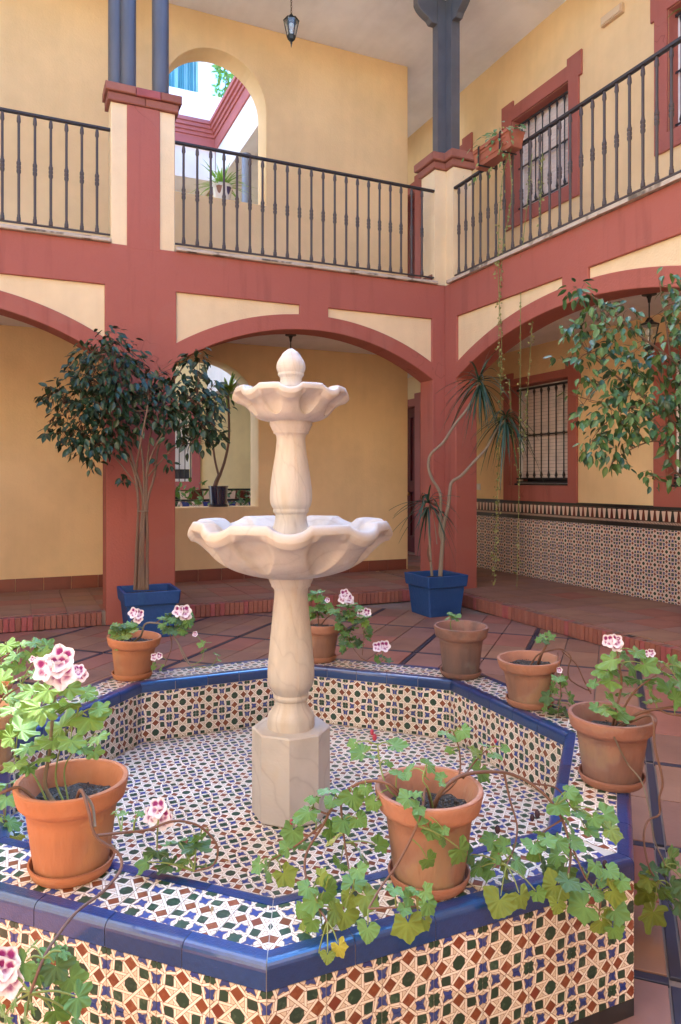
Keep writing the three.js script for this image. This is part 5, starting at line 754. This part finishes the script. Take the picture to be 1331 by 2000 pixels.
// ---------- pots on the sills of the two arched openings ----------
{
  const t = thing('potted_plant', 'spiky spider plant in a painted white pot on the sill of the upper arched opening', 'potted plant', null, V(2.68, 5.451, 10.05));
  const paint = printCanvas(512, 256, c => { c.fillStyle = '#e6e0dc'; c.fillRect(0, 0, 512, 256); c.strokeStyle = '#5b3f63'; c.lineWidth = 14; for (const y of [40, 70, 226]) { c.beginPath(); c.moveTo(0, y); c.lineTo(512, y); c.stroke(); } c.fillStyle = '#4a3a66'; for (let i = 0; i < 6; i++) { c.beginPath(); c.arc(43 + i * 85, 150, 26, 0, 7); c.fill(); c.fillStyle = i % 2 ? '#4a3a66' : '#8a5a4a'; } });
  part('pot', lathe([[0.0005, 0], [0.1, 0], [0.105, 0.01], [0.145, 0.2], [0.155, 0.205], [0.157, 0.25], [0.14, 0.25], [0.125, 0.2], [0.0005, 0.2]], 32), glaze(paint), t); part('soil', soilGeo(0.128), M.soil, t).position.y = 0.215;
  for (let i = 0; i < 70; i++) { const a = i * 2.4, el = rr(0.15, 1.4), L = rr(0.35, 0.6), k = rr(0.15, 0.8), dir = new THREE.Vector3(Math.cos(a) * Math.cos(el), Math.sin(el), Math.sin(a) * Math.cos(el)), side = new THREE.Vector3().crossVectors(dir, UPV).normalize(); part('leaf', grid(2, 8, (s, v) => { const q = dir.clone().multiplyScalar(L * v).addScaledVector(UPV, -k * L * v * v).addScaledVector(side, 0.035 * Math.pow(1 - v, 0.6) * (s - 0.5)); const c = s === 0.5 ? 1 : 1.25; return [q.x, q.y + 0.22, q.z, c, c, c * 0.8]; }), TONE.yucca, t); }
  const u = thing('potted_yucca', 'forked yucca in a glossy dark blue pot on the sill of the lower arched opening', 'potted plant', null, V(2.62, 1.166, 10.02));
  M.bluePot = phys({ color: lin(0.008, 0.014, 0.045), roughness: 0.25, clearcoat: 1, clearcoatRoughness: 0.06 });
  part('pot', lathe([[0.0005, 0.024], [0.115, 0.024], [0.12, 0.03], [0.135, 0.275], [0.14, 0.28], [0.14, 0.29], [0.12, 0.288], [0.115, 0.24], [0.0005, 0.24]], 36), M.bluePot, u); part('dish', lathe([[0.0005, 0], [0.135, 0], [0.15, 0.03], [0.142, 0.03], [0.125, 0.012], [0.0005, 0.012]], 36), M.bluePot, u); part('soil', soilGeo(0.116), M.soil, u).position.y = 0.25;
  const p = new Plant(u, pointLeaf), D = 10.15;
  p.stem([P(418, 958, D), P(424, 940, D), P(430, 926, D)], 0.034, 0.028, M.bark); p.stem([P(428, 930, D), P(420, 900, D), P(415, 860, D), P(408, 830, D), P(402, 790, D)], 0.016, 0.012, M.bark); p.stem([P(430, 928, D), P(440, 900, D), P(447, 860, D), P(447, 800, D), P(446, 770, D)], 0.02, 0.016, M.bark);
  const tuft = (c, n, len, el0, el1) => { for (let i = 0; i < n; i++) { const a = i * 2.4, el = rr(el0, el1), L = len * rr(0.8, 1.1), k = rr(0.05, 0.4), dir = new THREE.Vector3(Math.cos(a) * Math.cos(el), Math.sin(el), Math.sin(a) * Math.cos(el)), side = new THREE.Vector3().crossVectors(dir, UPV).normalize(); const m = part('leaf', grid(2, 6, (s, v) => { const q = dir.clone().multiplyScalar(L * v).addScaledVector(UPV, -k * L * v * v).addScaledVector(side, 0.05 * Math.pow(Math.sin(Math.PI * (0.15 + 0.85 * v)), 0.8) * (s - 0.5)); return [q.x, q.y, q.z, 1, 1, 0.9]; }), TONE.yucca, u); m.position.copy(p.local(c)); } };
  tuft(P(446, 768, D), 40, 0.36, -0.2, 1.45); tuft(P(402, 792, D), 16, 0.26, -0.3, 1.3);
}

// ---------- second courtyard seen through the openings ----------
struct('rear_court_floor', box(-5, 9, 0, 0.1, 10.24, 17.5), M.clay[1]);
M.paleWall = std({ color: lin(0.93, 0.78, 0.42), map: plasterMottle, bumpMap: plasterBump, bumpScale: 0.004, roughness: 0.92 });
M.rose = std({ color: lin(0.5, 0.15, 0.13), map: plasterMottle, bumpMap: plasterBump, bumpScale: 0.003, roughness: 0.85 });
{
  const NF = 15.2, t = thing('rear_house', 'far wing of the house beyond the second courtyard with red cornice', 'house');
  const wl = P(390, 900, 14.6).x, o1 = [wl - 1.0, wl, 1.5, 2.95], o2 = [0.9, 2.9, 5.0, 7.35];
  part('wall', onBack(ext(shapeOf(rect(-5, 5.56, 0.05, 8.5), [rect(...o1), rect(...o2)]), 0.3).translate(0, 0, -0.3), NF), M.paleWall, t);
  for (const [o, w] of [[o1, 0.18], [o2, 0.2]]) {
    const g = grp('window', t); part('surround', onBack(ext(shapeOf(rect(o[0] - w, o[1] + w, o[2] - w, o[3] + w), [rect(...o)]), 0.05, 0.006), NF), M.rose, g);
    part('shutter', onBack(ext(shapeOf(rect(o[0], o[1], o[2] + 0.32, o[3])), 0.03).translate(0, 0, -0.22), NF), M.white, g); part('pane', onBack(ext(shapeOf(rect(o[0], o[1], o[2], o[2] + 0.31)), 0.01).translate(0, 0, -0.22), NF), phys({ color: lin(0.05, 0.06, 0.08), roughness: 0.1, clearcoat: 1 }), g);
    part('sash', onBack(merge([[o[0], o[1], o[2], o[2] + 0.06], [o[0], o[1], o[2] + 0.26, o[2] + 0.32], [lerp(o[0], o[1], 0.47), lerp(o[0], o[1], 0.53), o[2] + 0.06, o[2] + 0.26]].map(q => ext(shapeOf(rect(...q)), 0.04, 0.004).translate(0, 0, -0.195))), NF), M.white, g);
    const n = Math.round((o[1] - o[0]) / 0.125); for (let i = 0; i <= n; i++) part('bar', new THREE.CylinderGeometry(0.01, 0.01, o[3] - o[2], 6).translate(lerp(o[0] + 0.02, o[1] - 0.02, i / n), (o[2] + o[3]) / 2, -NF + 0.01), M.iron, g);
    for (const k of [0.05, 0.55, 0.95]) part('grille_rail', box(o[0], o[1], lerp(o[2], o[3], k) - 0.012, lerp(o[2], o[3], k) + 0.012, NF - 0.012, NF - 0.002), M.iron, g);
  }
  // dado of the far wall
  for (let i = 0; i < 30; i++) { const x = 0.6 + i * 0.2; part('frieze_tile', box(x, x + 0.197, 1.13, 1.3, NF - 0.012, NF - 0.001), M.frieze, t); part('dado_tile', box(x, x + 0.197, 0.6, 1.08, NF - 0.011, NF - 0.001), M.dadoTile[i % 3], t); }
  part('cap_tile', box(0.5, 7, 1.305, 1.35, NF - 0.02, NF - 0.001), M.darkTile, t); part('band_tile', box(0.5, 7, 1.083, 1.127, NF - 0.014, NF - 0.001), M.darkTile, t);
  // cornice: along the far side and along the right side of the second courtyard
  const XR = 3.66, c = [[0, 8.1, 0.02], [1, 8.32, 0.05], [2, 8.39, 0.085], [3, 8.46, 0.125], [4, 8.53, 0.16]], h = [0.215, 0.065, 0.065, 0.065, 0.07];
  for (const [k, y, d] of c) { part('cornice', box(-5, XR - d - 0.002, y, y + h[k], 14.2 - d, 15.19), M.rose, t); part('cornice', box(XR - d, 5.19, y, y + h[k], 10.6, 15.195), M.rose, t); }
  part('fascia', box(-5, XR, 7.5, 8.098, 14.25, 15.19), M.white, t); part('fascia', box(XR + 0.01, XR + 0.3, 7.4, 8.095, 10.6, 14.24), M.white, t); part('gallery_ceiling', box(XR + 0.302, 5.19, 7.45, 7.6, 10.6, 15.18), M.white, t);
  part('gallery_slab', box(XR, 5.4, 3.3, 3.9, 10.6, 14.9), M.white, t);
  const col = P(482, 280, 12.7); part('column', new THREE.CylinderGeometry(0.085, 0.085, 3.34, 18).translate(col.x, 3.902 + 1.67, col.z), std({ color: lin(0.2, 0.24, 0.3), roughness: 0.5 }), t);
  part('parapet', box(-5, 4.4, 8.61, 9.4, 14.6, 14.75), M.white, t); part('chimney', box(3.52, 3.86, 8.61, 11.2, 15.2, 15.8), M.white, t);
  const r = thing('balcony_railing', 'far iron railing in the right gallery of the second courtyard', 'railing'); part('handrail', box(XR + 0.1, XR + 0.14, 4.95, 4.99, 10.7, 14.2), M.iron, r); for (let i = 0; i < 24; i++) { const m = part('baluster', new THREE.CylinderGeometry(0.012, 0.012, 1.04, 6), M.iron, r); m.position.set(XR + 0.12, 4.43, -10.8 - i * 0.145); }
}
{
  const t = thing('reed_screen', 'blue-green reed screen on the roof terrace beyond the upper opening', 'screen'), A = std({ color: lin(0.06, 0.22, 0.27), roughness: 0.9, map: cloud }), B = std({ color: lin(0.26, 0.48, 0.52), roughness: 0.9, map: cloud });
  for (let i = 0; i < 46; i++) part('reed', new THREE.CylinderGeometry(0.012, 0.015, rr(1.0, 1.3), 6).translate(2.62 + i * 0.0195 + rr(-0.004, 0.004), 9.9 + rr(-0.06, 0.05), -15.1 + rr(-0.02, 0.02)), rnd() < 0.6 ? A : B, t);
  part('wire', box(2.6, 3.52, 10.35, 10.362, 15.07, 15.078), M.iron, t);
  const v = thing('climbing_plant', 'green climber beside the white chimney on the roof terrace', 'climber', null, V(3.98, 9.0, 15.05)); const p = new Plant(v, pointLeaf); p.nodes.push(new THREE.Vector3(0, 0.5, 0)); part('stem', tube([new THREE.Vector3(0, 0, 0), new THREE.Vector3(0.1, 0.8, 0), new THREE.Vector3(0.2, 1.8, 0)], 0.02, 0.01), M.bark, v);
  const l = []; for (let i = 0; i < 500; i++) { const g = pointLeaf[i % 3].clone(), s = rr(0.1, 0.16); l.push(g.applyMatrix4(new THREE.Matrix4().compose(new THREE.Vector3(rr(-0.1, 0.5), rr(0.1, 2.1), rr(-0.15, 0.15)), new THREE.Quaternion().setFromRotationMatrix(basis(rv(1), TOCAM.clone().add(rv(0.7)))), new THREE.Vector3(s, s, s)))); } part('foliage', merge(l), TONE.mid, v).userData.kind = 'stuff';
  // shrubs behind the lower sill
  for (const [nm, label, x, n, w, k] of [['leafy_shrub', 'leafy shrub at the left behind the lower sill', 360, 12.2, 0.35, 150], ['leafy_shrub', 'low shrub at the right behind the dark blue pot', 462, 12.2, 0.3, 130]]) {
    const q = P(x, 1000, 12), s = thing(nm, label, 'shrub', null, new THREE.Vector3(q.x, 0.1, q.z)); part('trunk', tube([new THREE.Vector3(), new THREE.Vector3(0.03, 0.5, 0), new THREE.Vector3(0, 0.95, 0)], 0.03, 0.015), M.bark, s);
    const f = []; for (let i = 0; i < k; i++) { const e = rr(0.08, 0.15); f.push(pointLeaf[i % 3].clone().applyMatrix4(new THREE.Matrix4().compose(new THREE.Vector3(rr(-w, w), 0.5 + rnd() * (0.75 + (x < 400 ? 0.15 : 0)), rr(-w, w)), new THREE.Quaternion().setFromRotationMatrix(basis(rv(1).addScaledVector(UPV, 0.3), UPV.clone().add(rv(0.8)))), new THREE.Vector3(e, e, e)))); } part('foliage', merge(f), TONE[x < 400 ? 'mid' : 'dark'], s).userData.kind = 'stuff';
  }
}

// ---------- a few fallen leaves and petals ----------
{
  const l = [], put = (x, n, y) => { const e = rr(0.012, 0.026), g = (rnd() < 0.6 ? pointLeaf : geraniumLeaf)[Math.floor(rnd() * 3)].clone(); l.push(g.applyMatrix4(new THREE.Matrix4().compose(V(x, y + 0.002, n), new THREE.Quaternion().setFromEuler(new THREE.Euler(rr(-0.25, 0.25), rnd() * 6, rr(-0.25, 0.25))), new THREE.Vector3(e, e, e)))); };
  for (let i = 0; i < 26; i++) { const a = rnd() * 6.3, r = rr(0.3, 1.05); put(FC[0] + r * Math.cos(a), FC[1] + r * Math.sin(a), BASIN + 0.003); }
  for (let i = 0; i < 22; i++) { const a = rnd() * 6.3; put(FC[0] + 1.26 * Math.cos(a), FC[1] + 1.26 * Math.sin(a), RIM + 0.002); }
  for (let i = 0; i < 60; i++) put(rr(0.2, 4.8), rr(4.7, 7.9), 0.003);
  for (let i = 0; i < 14; i++) put(rr(2.6, 4.8), rr(1.2, 4.6), 0.003);
  M.dryLeaf = std({ color: lin(0.28, 0.16, 0.07), vertexColors: true, roughness: 0.9, side: THREE.DoubleSide });
  const o = part('fallen_leaves', merge(l), M.dryLeaf, scene); o.userData = { kind: 'stuff', label: 'small dry leaves and petals fallen on the paving and basin', category: 'fallen leaves' };
}

scene.traverse(o => { if (o.isMesh && o !== sky) { o.castShadow = true; o.receiveShadow = true; } });
camera.updateProjectionMatrix();
renderer.render(scene, camera);
